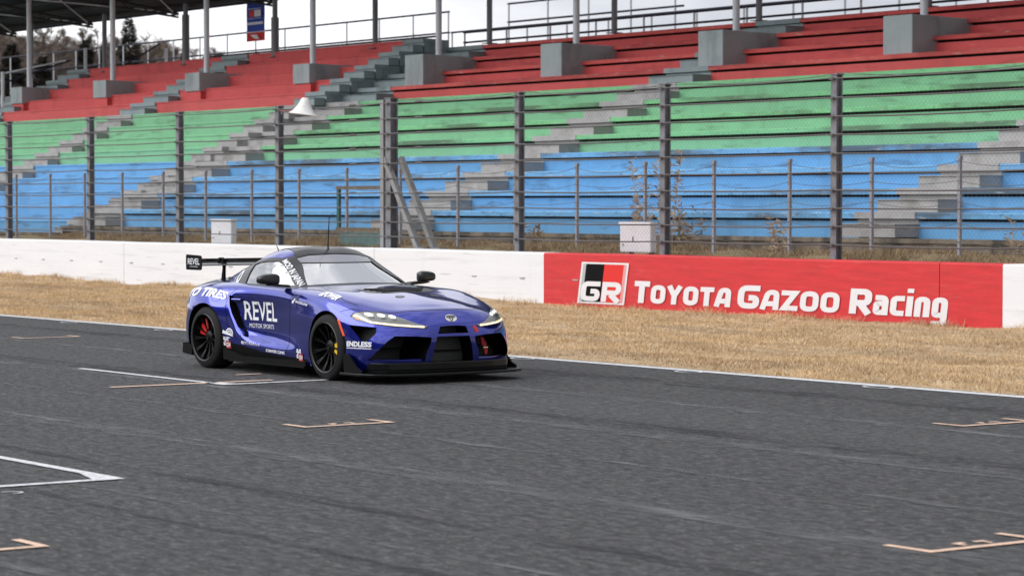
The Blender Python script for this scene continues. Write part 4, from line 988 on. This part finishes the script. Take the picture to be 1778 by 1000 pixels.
for f in bd.polygons:
    c = f.center; k = 0
    if surf_near(c) > .0035:
        k = 1
        if -1.31 < c.x < .41 and abs(c.y) < .665: k = 2
        rr = math.hypot(c.x-(1.235 if c.x > 0 else -1.235), c.z-.325)
        if rr > .38 and c.x > 1.5 and abs(f.normal.x) < .6 and c.z < .25 and 0: k = 0
    elif -1.5 < c.x < .45 and abs(c.y) < .7 and f.normal.z > .5: k = 0
    mi.append(k)
bd.polygons.foreach_set('material_index', mi); smooth_mesh(bd, 32)
body = link('body', bd, None, car)
gh.materials.clear(); gh.materials.append(m_paint); gh.materials.append(m_intr)
gh.polygons.foreach_set('material_index', [1 if surf_near(f.center, 'cabin') > .0035 else 0 for f in gh.polygons]); smooth_mesh(gh, 34)
link('cabin_shell', gh, None, car)
# --- glazing and black pillars
WSO = [(-.665,.893),(-.40,.915),(0,.925),(.40,.915),(.665,.893),(.60,1.0),(.535,1.12),(.50,1.19),(.46,1.217),(.30,1.232),(0,1.240),(-.30,1.232),(-.46,1.217),(-.50,1.19),(-.535,1.12),(-.60,1.0)]
patch('windscreen', *poly(WS), m_wind, FRONT, -.006, .06, which=('cabin',))
def frame_patch(name, outer, inner, mtl, frame, **kw):
    """band between two closed loops with the same point count"""
    n = len(outer); return patch(name, list(outer)+list(inner), [(i, (i+1) % n, n+(i+1) % n, n+i) for i in range(n)], mtl, frame, **kw)
WSI = [(y*.985, z) for y, z in WS]
ow = [(-.662,.905),(-.40,.920),(0,.929),(.40,.920),(.662,.905),(.622,1.0),(.572,1.12),(.510,1.207),(.30,1.247),(0,1.259),(-.30,1.247),(-.510,1.207),(-.572,1.12),(-.622,1.0)]
frame_patch('windscreen_surround', ow, WS, m_carbon, FRONT, off=.003, ml=.04, which=('cabin',))
patch('sun_strip', *poly([(-.505,1.155),(.505,1.155),(.475,1.193),(.30,1.225),(0,1.237),(-.30,1.225),(-.475,1.193)]), mat('sun_strip_grey', (.24, .24, .27), .25, coat=1), FRONT, .001, .05, which=('cabin',))
so_ = [(.345,.893),(.10,1.065),(-.14,1.180),(-.26,1.203),(-.45,1.200),(-.62,1.178),(-.76,1.148),(-.74,.888)]
for fr, nm in ((RSIDE, 'right'), (LSIDE, 'left')):
    frame_patch('side_window_surround', so_, SW, m_carbon, fr, off=.003, ml=.035, which=('cabin',))
    patch('side_window', *poly(SW), m_side, fr, -.006, .06, which=('cabin',))
    patch('quarter_panel', *poly([(-.70,.888),(-.70,1.165),(-.80,1.138),(-.92,1.085),(-1.0,1.02),(-1.03,.975),(-1.0,.925),(-.92,.893)]), m_carbon, fr, .0032, .035, which=('cabin',))
    g = MB(); s_ = -1 if nm == 'right' else 1
# A pillars: black wrap between windscreen and side window
for s_ in (-1, 1):
    pl = [(.43,.893),(.345,.893),(.10,1.065),(-.14,1.180),(-.22,1.203),(-.13,1.210),(-.02,1.150),(.16,1.045),(.30,.965)]
    patch('pillar_wrap', *poly(pl), m_carbon, RSIDE if s_ < 0 else LSIDE, .0045, .03, which=('cabin',))
patch('rear_window', *poly([(y*1.02, z) for y, z in RW]), m_wind, REAR, -.006, .06, which=('cabin',))
# roof panel
RP = [(-.105,0),(-.12,.25),(-.16,.45),(-.24,.40),(-.40,.355),(-.62,.335),(-.85,.29),(-.97,.20),(-1.02,0)]
patch('roof_panel', *poly(RP+[(x, -y) for x, y in RP[1:-1]][::-1]), m_carbon, TOP, .0045, .04, which=('cabin',))
# --- cabin fittings
g = MB(); g.box(-1.25, .38, -.62, .62, .40, .44); g.box(.10, .42, -.60, .60, .80, .885, .02); g.box(-1.28, -1.2, -.6, .6, .4, .98); g.build('dashboard', m_intr, car)
g = MB()
for s_ in (-1, 1):
    g.tube([(.20, .56*s_, .45), (.16, .55*s_, .90), (-.20, .455*s_, 1.155), (-.55, .455*s_, 1.155), (-.62, .46*s_, .45)], .019, 8)
    g.tube([(-.60, .50*s_, 1.14), (-1.22, .42*s_, .70)], .018, 8); g.tube([(.2, .60*s_, .62), (-.55, .55*s_, .80)], .018, 8)
g.tube([(-.20, -.455, 1.155), (-.20, .455, 1.155)], .018, 8); g.tube([(-.58, -.455, 1.15), (-.58, .455, 1.15)], .018, 8); g.tube([(-.6, -.5, 1.14), (-.62, .5, .5)], .017, 8); g.tube([(-.6, .5, 1.14), (-.62, -.5, .5)], .017, 8); g.tube([(-.59, -.5, .92), (-.59, .5, .92)], .017, 8)
g.build('roll_cage', m_cage, car, smooth=40)
g = MB(); g.prism([(-.05,.44),(-.10,.58),(-.38,.56),(-.48,.75),(-.55,1.06),(-.62,1.06),(-.60,.60),(-.55,.44)], -.55, -.15, 'y'); g.box(-.56, -.40, -.56, -.50, .86, 1.06, .02); g.box(-.56, -.40, -.20, -.14, .86, 1.06, .02); g.build('driver_seat', m_seat, car, smooth=40)
g = MB(); th = [i*math.pi/12 for i in range(24)]; ring = [(-.02-.05*math.sin(a), -.35+.155*math.cos(a), .86+.145*math.sin(a)) for a in th]; g.tube(ring+[ring[0]], .014, 6, cap=False); g.tube([(-.02, -.35, .86), (.14, -.35, .83)], .03, 8); g.build('steering_wheel', m_black, car, smooth=40)
# --- panel gaps
def gap(pts, frame, wd=.006, ml=.02, mtl=m_gloss, off=.0018, r=.03, which=('body',), name='panel_gap', closed=False):
    V, Q = ribbon(fillet(pts, r, closed), wd, closed); return patch(name, V, Q, mtl, frame, off, ml, which=which)
for fr in (RSIDE, LSIDE):
    gap([(-.70,.875),(-.80,.80),(-.83,.70),(-.78,.50),(-.60,.33)], fr, .006)
    gap([(.46,.875),(.42,.78),(.41,.60),(.40,.30),(.36,.235),(-.40,.25),(-.52,.30)], fr, .006)
    gap([(.47,.80),(.80,.765),(.955,.725)], fr, .007)
    gap([(1.47,.70),(1.60,.73),(1.68,.715)], fr, .006)
    pass
    patch('painted_mirror_reflection', *poly([(.63,.845),(.47,.83),(.44,.76),(.48,.70),(.56,.705),(.60,.78)]), mat('reflection_deep_blue', (.006, .008, .12), .4), fr, .003, .02, which=('body',)) if fr is RSIDE else None  # dark reflection of the door mirror, painted on as a deep blue patch
HL_ = [(1.25,.785),(1.0,.775),(.78,.745),(.66,.70)]
gap([(2.035,0),(2.02,.30),(1.93,.56),(1.80,.70)], TOP, .007); gap([(2.035,0),(2.02,-.30),(1.93,-.56),(1.80,-.70)], TOP, .007)
gap([(1.60,.765),(1.45,.80),(1.1,.78),(.85,.74),(.62,.715),(.52,.72)], TOP, .007); gap([(1.60,-.765),(1.45,-.80),(1.1,-.78),(.85,-.74),(.62,-.715),(.52,-.72)], TOP, .007)
# door handle
patch('handle_recess', *poly([(-.655+.085*math.cos(i*.2244), .755+.036*math.sin(i*.2244)) for i in range(28)]), mat('recess_navy', (.004, .005, .06), .4), RSIDE, .002, .02, which=('body',))
hp_ = [(xx, cast((xx, -2, .757), (0, 1, 0), ('body',))[0].y-.016, .757) for xx in (-.735, -.66, -.585)]
g = MB(); g.tube(hp_, .011, 6); g.build('door_handle', m_paint, car, smooth=40)
th = [i*2*math.pi/28 for i in range(28)]
gap([(-1.02+.085*math.cos(a), .80+.072*math.sin(a)) for a in th], RSIDE, .005, r=.001, closed=True, name='fuel_flap_gap')
# --- bonnet furniture
HV = [(1.08,-.40),(1.30,-.36),(1.36,0),(1.30,.36),(1.08,.40),(1.06,0)]
patch('bonnet_vent', *poly([(1.02,-.43),(1.22,-.41),(1.30,-.24),(1.32,0),(1.30,.24),(1.22,.41),(1.02,.43),(1.05,.2),(1.06,0),(1.05,-.2)]), m_carbon, TOP, .003, .04)
g = MB()
for k, xx in enumerate((1.08, 1.13, 1.18, 1.23)):
    w_ = .36-.04*k; ring = []
    for i in range(17):
        y = -w_+2*w_*i/16; h = cast((xx, y, 3), (0, 0, -1)); ring.append((h[0].x, y, h[0].z+.008))
    g.tube(ring, .009, 5)
g.build('vent_louvre', m_gloss, car, smooth=40)
for yy in (-.20, .22):
    patch('bonnet_pin', *poly([(1.50+.045*math.cos(a), yy+.05*math.sin(a)) for a in th]), m_carbon, TOP, .004, .03)
for yy in (-.70,):
    patch('bonnet_pin', *poly([(.72+.018*math.cos(a), yy*.8+.018*math.sin(a)) for a in th]), m_gloss, TOP, .004, .03)
# --- headlights
HLP = [(-.872,.655),(-.845,.685),(-.78,.700),(-.68,.694),(-.60,.672),(-.50,.628),(-.42,.592),(-.30,.562),(-.33,.547),(-.50,.558),(-.68,.572),(-.80,.595),(-.86,.622)]
def inset(pl, k, cy=-.62, cz=.625): return [((y-cy)*k+cy, (z-cz)*k+cz) for y, z in pl]
for s_ in (-1, 1):
    fl = (lambda pl: pl) if s_ < 0 else (lambda pl: [(-y, z) for y, z in pl][::-1])
    hl = bpy.data.objects.new('headlight', None); COL.objects.link(hl); hl.parent = car
    patch('headlight_rim', *poly(fl([(y+(y+.62)*.035, z+(z-.625)*.13) for y, z in HLP])), m_gloss, FRONT, .0015, .03, parent=hl, which=('body',))
    patch('headlight_housing', *poly(fl(HLP)), m_lampin, FRONT, .003, .03, parent=hl, which=('body',))
    patch('turn_signal', *poly(fl([(-.870,.655),(-.858,.668),(-.845,.660),(-.838,.640),(-.845,.625),(-.860,.628)])), m_amber, FRONT, .0045, .02, parent=hl, which=('body',))
    V, Q = ribbon(fillet(fl([(-.860,.668),(-.842,.655),(-.80,.602),(-.62,.577),(-.45,.563),(-.335,.555)]), .02), .016); patch('light_strip', V, Q, m_drl, FRONT, .006, .02, parent=hl, which=('body',))
    for k, (yy, zz) in enumerate(((-.765,.676),(-.68,.668),(-.60,.655))):
        e = [(yy+.027*math.cos(a), zz+.014*math.sin(a)-.003*math.cos(a)) for a in th]; patch('projector_lamp', *poly(fl(e)), m_led, FRONT, .006, .02, parent=hl, which=('body',))
        e = [(yy+.024*math.cos(a), zz-.030+.009*math.sin(a)) for a in th]; patch('projector_bezel', *poly(fl(e)), m_poled, FRONT, .0055, .02, parent=hl, which=('body',))
    patch('headlight_lens', *poly(fl(HLP)), m_lens, FRONT, .010, .03, parent=hl, which=('body',))
# --- grille inserts
for k, (pl, xx) in {'upper': (GL['upper'], 1.95), 'lower': (GL['lower'], 1.95), 'ri': (GL['ri'], 1.66), 'le': (GL['le'], 1.66)}.items():
    g = MB(); ys = [p[0] for p in pl]; zs = [p[1] for p in pl]
    g.box(xx, xx+.01, min(ys)+.01, max(ys)-.01, min(zs), max(zs))
    z = min(zs)+.02
    while z < max(zs)-.01: g.box(xx+.01, xx+.022, min(ys)+.01, max(ys)-.01, z, z+.006); z += .022
    g.build('grille', m_mesh, car)
g = MB()
for s_ in (-1, 1): g.box(1.80, 1.83, min(.33*s_, .70*s_), max(.33*s_, .70*s_), .325, .345)
g.box(1.985, 2.0, -.20, .20, .30, .315); g.build('grille_bar', m_black, car)
# painted returns below the intakes
for s_ in (-1, 1):
    g = MB(); g.prism([(1.80, s_*.32), (2.10, s_*.32), (2.085, s_*.55), (2.03, s_*.64), (1.93, s_*.76), (1.80, s_*.84)], .205, .238, 'z'); g.build('intake_lip', m_paint, car)
# blade between upper and lower opening
g = MB(); 
for i in range(13):
    y = -.185+.37*i/12; x = 2.166-.02*(y/.18)**2; 
    if i: g.add([(px_, py_, .447), (x, y, .447), (x+.012, y, .462), (px_+.012, py_, .462), (px_-.03, py_, .484), (x-.03, y, .484)], [(0, 1, 2, 3), (3, 2, 5, 4)])
    px_, py_ = x, y
# emblem
ev, eq = ribbon([(.064*math.cos(a), .041*math.sin(a)) for a in th], .011, True)
EM = ((4, 0, .635), (0, 1, 0), (0, 0, 1), (-1, 0, 0))
eb = patch('badge', *poly([(.070*math.cos(a), .034*math.sin(a)) for a in th]), m_chrome, EM, .004, .02, which=('body',))
for pts_, o in (([(.050*math.cos(a), .011+.009*math.sin(a)) for a in th], .008), ([(.017*math.cos(a), -.003+.024*math.sin(a)) for a in th], .009)):
    v, q = ribbon(pts_, .006, True); patch('badge_ring', v, q, m_gloss, EM, o, .02, parent=eb, which=('body',))
# tow strap and tow arrow
patch('tow_sticker', *poly([(.235,.555),(.275,.555),(.315,.50),(.27,.487)]), mat('tow_red', (.75, .06, .05), .5), FRONT, .004, .02, which=('body',))
g = MB(); g.prism([(.455,.43),(.49,.425),(.535,.35),(.51,.325),(.475,.35)], 1.97, 1.985, 'x'); g.prism([(.50,.305),(.545,.315),(.54,.26),(.515,.25)], 1.97, 1.985, 'x'); g.build('tow_strap', mat('strap_red', (.42, .015, .02), .7), car)
g = MB(); g.box(1.985, 1.99, .49, .545, .318, .328); g.build('tow_buckle', m_chrome, car)
# --- splitter, canards, skirts, rear fins
def splate(off, xf, zb, zt, name, mtl, wl=.93):
    pts = [(1.60, wl-.01), (1.72, wl), (1.92, wl-.05), (2.08, .74), (2.17, .50), (2.20, .25), (2.205, 0)]; pts = [(x+xf*(x-1.5)/.7, y) for x, y in pts]
    if name == 'splitter': pts = [(1.60, .985), (1.95, .975), (2.10, .90), (2.20, .74), (2.265, .45), (2.285, .2), (2.288, 0)]
    full = fillet(pts+[(x, -y) for x, y in pts[:-1]][::-1], .05); full = full+[(1.45, -.86), (1.45, .86)]
    g = MB(); g.prism(full, zb, zt, 'z'); o = g.build(name, mtl, car, smooth=30); b_ = o.modifiers.new('b', 'BEVEL'); b_.width = .006; b_.segments = 2; b_.limit_method = 'ANGLE'; return o
splate(0, .085, .078, .104, 'splitter', m_carbon2, .975); splate(0, -.02, .135, .205, 'lower_lip', m_carbon2, .885); 
splate(0, -.02, .103, .134, 'lip_core', m_black, .87)
for s_ in (-1, 1):
    g = MB(); pl = [(1.62,.10),(1.60,.285),(1.65,.29),(1.72,.265),(1.80,.20),(1.86,.155),(1.93,.13),(1.94,.10)]
    g.prism(pl, s_*.925, s_*.945, 'y'); o = g.build('splitter_fence', m_black, car)
    g = MB(); g.prism([(.82,.115),(.82,.165),(-.45,.165),(-.62,.20),(-.86,.235),(-.86,.115)], s_*.70, s_*.905, 'y'); g.mi = 1; g.box(-.70, .84, min(s_*.7, s_*.935), max(s_*.7, s_*.935), .105, .122); g.build('side_skirt', [m_black, m_carbon2], car)
    patch('painted_sill_reflection', *poly([(.80,.135),(.83,.19),(.45,.200),(.20,.205),(-.20,.235),(-.65,.292),(-.87,.31),(-.90,.135)]), m_black, RSIDE if s_ < 0 else LSIDE, .0025, .03, which=('body',))  # black patch paints the dark ground reflection onto the blue sill
    g = MB(); g.prism([(-1.5,.13),(-1.5,.24),(-1.6,.27),(-1.70,.26),(-1.71,.15)], s_*.87, s_*.935, 'y'); g.build('rear_corner_fin', m_carbon2, car)
g = MB(); g.box(-1.95, -1.7, -.60, .60, .12, .16); 
for yy in (-.5, -.25, 0, .25, .5): g.box(-1.97, -1.7, yy-.008, yy+.008, .12, .26)
g.build('diffuser', m_carbon2, car)
g = MB(); g.box(-1.7, 1.7, -.62, .62, .105, .13); g.build('floor_pan', m_black, car)
# --- marker, tail lamps
patch('side_marker', *poly([(1.46,.625),(1.495,.625),(1.60,.465),(1.565,.462)]), m_orange, RSIDE, .004, .02, which=('body',)); patch('side_marker', *poly([(1.46,.625),(1.495,.625),(1.60,.465),(1.565,.462)]), m_orange, LSIDE, .004, .02, which=('body',))
for s_ in (-1, 1):
    fl = (lambda pl: pl) if s_ < 0 else (lambda pl: [(-y, z) for y, z in pl][::-1])
    patch('tail_lamp', *poly(fl([(-.86,.70),(-.80,.74),(-.50,.76),(-.50,.70),(-.84,.655)])), m_tail, REAR, .004, .03, which=('body',))
# --- mirrors
def mirror(s_):
    bm = bmesh.new(); bmesh.ops.create_uvsphere(bm, u_segments=28, v_segments=18, radius=1)
    for v in bm.verts:
        x, y, z = v.co; sg = lambda t, e: math.copysign(abs(t)**e, t)
        x, y, z = sg(x, .6), sg(y, .5), sg(z, .5); zz = z*(.062 if z > 0 else .050)*(1-.22*abs(y)**3*(z > 0))
        v.co = (.215+x*.062-.03*y*s_*.6, s_*.985+y*.115, .988+zz*(1+.18*(-y*s_)) )
    g = MB(); g.bm(bm); sh = g.build('mirror', m_mirror, car, smooth=60)
    g = MB(); g.prism([(s_*.74,.905),(s_*.76,.935),(s_*.90,.945),(s_*.99,.938),(s_*1.0,.928),(s_*.90,.915)], .17, .27, 'x'); g.build('mirror_stalk', m_gloss, sh)
    g = MB(); g.box(.155, .160, min(s_*.90, s_*1.07), max(s_*.90, s_*1.07), .955, 1.03, 0); g.build('mirror_glass', m_chrome, sh)
mirror(-1); mirror(1)
# --- antennas
g = MB(); g.tube([(-.20, 0, 1.275), (-.20, 0, 1.30), (-.195, 0, 1.36), (-.17, 0, 1.65)], [.022, .012, .008, .004], 8); g.build('antenna', m_gloss, car, smooth=40)
g = MB(); g.tube([(-.72, -.28, 1.235), (-.74, -.28, 1.25), (-.80, -.28, 1.33)], [.014, .009, .003], 8); g.build('antenna', m_gloss, car, smooth=40)
# --- rear wing
wing = bpy.data.objects.new('rear_wing', None); COL.objects.link(wing); wing.parent = car
g = MB(); af = [(-1.70,1.098),(-1.73,1.112),(-1.80,1.118),(-1.90,1.126),(-1.985,1.146),(-1.985,1.136),(-1.90,1.112),(-1.80,1.096),(-1.73,1.090)]
g.prism(af, -.71, .71, 'y'); g.box(-1.992, -1.984, -.71, .71, 1.13, 1.166); g.build('wing_plane', m_gloss, wing, smooth=30)
for s_ in (-1, 1):
    g = MB(); pl = fillet([(-2.02,1.045),(-1.675,1.045),(-1.665,1.10),(-1.675,1.205),(-2.02,1.215)], .025, True); g.prism(pl, s_*.71, s_*.718, 'y'); ep = g.build('endplate', m_carbon2, wing)
    g = MB(); g.prism([(-1.90,.90),(-1.80,.92),(-1.80,1.05),(-1.785,1.12),(-1.80,1.165),(-1.86,1.175),(-1.93,1.16),(-1.95,1.13),(-1.88,1.14),(-1.835,1.125),(-1.835,1.05),(-1.86,.95)], s_*.35-.012, s_*.35+.012, 'y'); g.tube([(-1.80, s_*.35-.03, 1.15), (-1.80, s_*.35+.03, 1.15)], .018, 8); g.tube([(-1.88, s_*.35-.03, 1.16), (-1.88, s_*.35+.03, 1.16)], .018, 8); g.build('wing_strut', m_black, wing)
def flat_text(name, body_, x0, x1, z0, z1, y, mtl, parent, bold=0.0, sh=0.0, org='y'):
    V, Fc = text2d(body_, bold, sh); g = MB(); g.add([(x0+u*(x1-x0), y, z0+v*(z1-z0)) for u, v in V], Fc); return g.build(name, mtl, parent, fix=False)
flat_text('lettering', 'REVEL', -1.975, -1.71, 1.105, 1.172, -.7195, m_decal, wing, .01)
flat_text('lettering', 'MOTOR SPORTS', -1.93, -1.755, 1.075, 1.088, -.7195, m_decal, wing)
# --- wheels
def wheel_parts(front):
    T = MB(); R0 = .334; W = .27
    prof = [(.252,-.005),(.262,-.012),(.285,-.006),(.300,.0),(.316,.008),(.328,.024),(R0,.05),(R0,.09)]
    prof = prof+[(R0, W-.09),(R0, W-.05),(.328, W-.024),(.316, W-.008),(.285, W+.006),(.252, W)]
    T.lathe(prof, 72, 'y'); ty = T.mesh('tyre', m_tyre, 40)
    M = MB(); M.lathe([(.256,-.004),(.250,-.012),(.243,-.008),(.238,.012),(.232,.05),(.215,.11),(.210,.24)], 64, 'y')
    rim_ = M.mesh('rim_barrel', [m_rim], 40)
    S = MB(); ns = 11
    for k in range(ns):
        a = 2*math.pi*k/ns; ca, sa = math.cos(a), math.sin(a); r0, r1 = .055, .240; y0, y1 = .058, .008
        for dv in (-1, 1):
            da = dv*.055; c2, s2 = math.cos(a+da), math.sin(a+da)
            p0 = Vector((r0*ca, y0, r0*sa)); p1 = Vector((r1*c2, y1, r1*s2)); pm_ = Vector((.15*math.cos(a+da*.5), .042, .15*math.sin(a+da*.5))); tn = Vector((-sa, 0, ca))
            for (pa, pb, wa, wb) in ((p0, pm_, .008, .0055), (pm_, p1, .0055, .005)):
                S.add([pa-tn*wa, pa+tn*wa, pb+tn*wb, pb-tn*wb, pa-tn*wa+Vector((0, .03, 0)), pa+tn*wa+Vector((0, .03, 0)), pb+tn*wb+Vector((0, .022, 0)), pb-tn*wb+Vector((0, .022, 0))], [(0, 1, 2, 3), (4, 7, 6, 5), (0, 4, 5, 1), (1, 5, 6, 2), (2, 6, 7, 3), (3, 7, 4, 0)])
    S.lathe([(.0,.035),(.028,.033),(.034,.045),(.058,.05),(.07,.056),(.07,.10)], 32, 'y')
    sp_ = S.mesh('spokes', m_rim, 35)
    D = MB(); D.lathe([(.09,.135),(.175,.135),(.175,.165),(.09,.165)], 48, 'y'); dm = D.mesh('brake_disc', m_disc, 30)
    E_ = MB(); E_.lathe([(.247,-.0125),(.2515,-.0145),(.256,-.0095)], 64, 'y'); em_ = E_.mesh('rim_edge', m_rimedge, 60)
    return ty, rim_, sp_, dm, em_
WP = wheel_parts(True)
for cxw in (1.235, -1.235):
    for s_ in (-1, 1):
        w_ = bpy.data.objects.new('wheel', None); COL.objects.link(w_); w_.parent = car; w_.location = (cxw, s_*.925, .334)
        w_.rotation_euler = (0, R(rnd.uniform(0, 20)), math.pi if s_ > 0 else 0)
        for nm, me in zip(('tyre', 'rim', 'spokes', 'brake_disc', 'rim_edge'), WP): link(nm, me, None, w_)
        c0 = R(0) if cxw > 0 else R(140); m_ = m_calyel if cxw > 0 else m_calred
        C4 = MB(); n = 10; pl = []
        for k in range(n+1): a = c0-.55+1.1*k/n; pl.append((cxw+.212*math.cos(a), .334+.212*math.sin(a)))
        for k in range(n, -1, -1): a = c0-.55+1.1*k/n; pl.append((cxw+.085*math.cos(a), .334+.085*math.sin(a)))
        C4.prism(pl, s_*.868, s_*.74, 'y'); o = C4.build('brake_caliper', m_, car, smooth=30); b_ = o.modifiers.new('b', 'BEVEL'); b_.width = .008; b_.segments = 2; b_.limit_method = 'ANGLE'
# --- lettering and stickers
def side_text(name, body_, x0, x1, z0, z1, mtl=m_decal, bold=0.0, sh=0.0, off=.0045, ml=.03, drop=0.0, which=('body',), frame=RSIDE):
    V, Fc = text2d(body_, bold, sh); return patch(name, [(x0+u*(x1-x0), z0+drop*u+v*(z1-z0)) for u, v in V], Fc, mtl, frame, off, ml, which=which)
side_text('lettering', 'REVEL', -.565, .115, .545, .745, bold=.012)
side_text('lettering', 'MOTOR SPORTS', -.475, .035, .466, .512)
side_text('lettering', '電機デンタルオフィス', -.52, -.165, .292, .325, bold=.02, drop=-.012)
side_text('lettering', 'ICHINOSE CLINIC', -.03, .355, .232, .262, bold=.035, sh=.15, drop=-.012)
UPS = ((0, -2, 1.6), (1, 0, 0), (0, .45, .9), (0, 1, -.5))
V, Fc = text2d('TOYO TIRES', .045, .35)
TS = ((0, -2.2, .55), (1, 0, 0), (0, .2, 1), (0, 1, .12))
patch('lettering', [(-1.95+u*1.14, .262-.015*u+.075*math.sin(max(0, min(1, u))*2.6)+v*.084) for u, v in V], Fc, m_decal, ((0, -2.2, .27), (1, 0, 0), (0, 0, 1), (0, 1, .14)), .0045, .03, which=('body',))
V, Fc = text2d('RACELINE', .03, .3); patch('lettering', [(.55+u*.28, .762-.03*u+v*.022) for u, v in V], Fc, m_decal, RSIDE, .0045, .03, which=('body',))
patch('sticker', *poly([(.47,.752),(.50,.752),(.55,.80),(.525,.802),(.50,.782),(.475,.777)]), m_decal, RSIDE, .0045, .03, which=('body',))
side_text('lettering', 'ENDLESS', 1.63, 1.94, .362, .415, bold=.045, drop=.0)
patch('lettering_underline', *poly([(1.63,.343),(1.94,.343),(1.94,.351),(1.63,.351)]), m_decal, RSIDE, .0045, .03, which=('body',))
V, Fc = text2d('GPOWER', .05, .3)
HD = ((0, -2, 1.15), (1, 0, 0), (0, 0, 1), (0, 1, -.25))
HFX = ((0, -1.2, 2.0), (1, 0, 0), (0, 1, .3), (0, .28, -1))
patch('lettering', [(.96+u*.35, .02+v*.10) for u, v in V], Fc, m_decal, ((0, -1.09, 2.0), (1, -.06, 0), (.10, .9, 0), (0, .25, -1)), .0045, .03, which=('body',))
# arc logo, checker stickers
def band(cx, cz, r0, r1, n=14): return [(cx+r1*math.cos(math.pi*k/n), cz+r1*math.sin(math.pi*k/n)) for k in range(n+1)]+[(cx+r0*math.cos(math.pi*k/n), cz+r0*math.sin(math.pi*k/n)) for k in range(n, -1, -1)]
for r0, r1 in ((.052, .068), (.030, .043), (.0, .018)): patch('sticker', *poly(band(-.735, .385, r0, r1)), m_decal, RSIDE, .0045, .02, which=('body',))
patch('sticker', *poly([(-.86,.395),(-.83,.40),(-.67,.365),(-.665,.375),(-.69,.385),(-.83,.425),(-.845,.432)]), m_decal, RSIDE, .006, .02, which=('body',))
patch('sticker', *poly([(-.80,.352),(-.72,.345),(-.72,.352),(-.80,.359)]), m_decal, RSIDE, .0045, .02, which=('body',))
def checker(x, z, s=1.0):
    V = []; Q = []
    for i in range(5):
        for j in range(5):
            if (i*3+j*5+i*j) % 3 != 1:
                a, b_ = x+i*.020*s, z+j*.020*s; n = len(V); V += [(a, b_), (a+.017*s, b_), (a+.017*s, b_+.017*s), (a, b_+.017*s)]; Q.append((n, n+1, n+2, n+3))
    patch('sticker', V, Q, m_decal, RSIDE, .0045, .03, which=('body',))
    patch('sticker', *poly([(x+.045*s, z-.03*s), (x+.14*s, z-.03*s), (x+.14*s, z+.05*s), (x+.045*s, z+.05*s)]), m_decalr, RSIDE, .0055, .03, which=('body',))
    V, Fc = text2d('CKW', .04); patch('sticker', [(x+.055*s+u*.08*s, z-.015*s+v*.05*s) for u, v in V], Fc, m_decal, RSIDE, .0066, .03, which=('body',))
checker(-.845, .265, .95); checker(.60, .195, .95)
# pillar text and quarter-window ring
V, Fc = text2d('MOD IN JAPAN', .03)
a = Vector((-.175, 1.166)); b_ = Vector((.325, .915)); t_ = (b_-a); n_ = Vector((-t_.y, t_.x)).normalized()
patch('lettering', [tuple(a+t_*u+n_*(v-.35)*.042) for u, v in V], Fc, m_decal, RSIDE, .007, .03, which=('cabin',))
v, q = ribbon([(-.915+.036*math.cos(k), .99+.058*math.sin(k)) for k in th], .026, True); patch('sticker', v, q, m_decal, RSIDE, .006, .03, which=('cabin',))
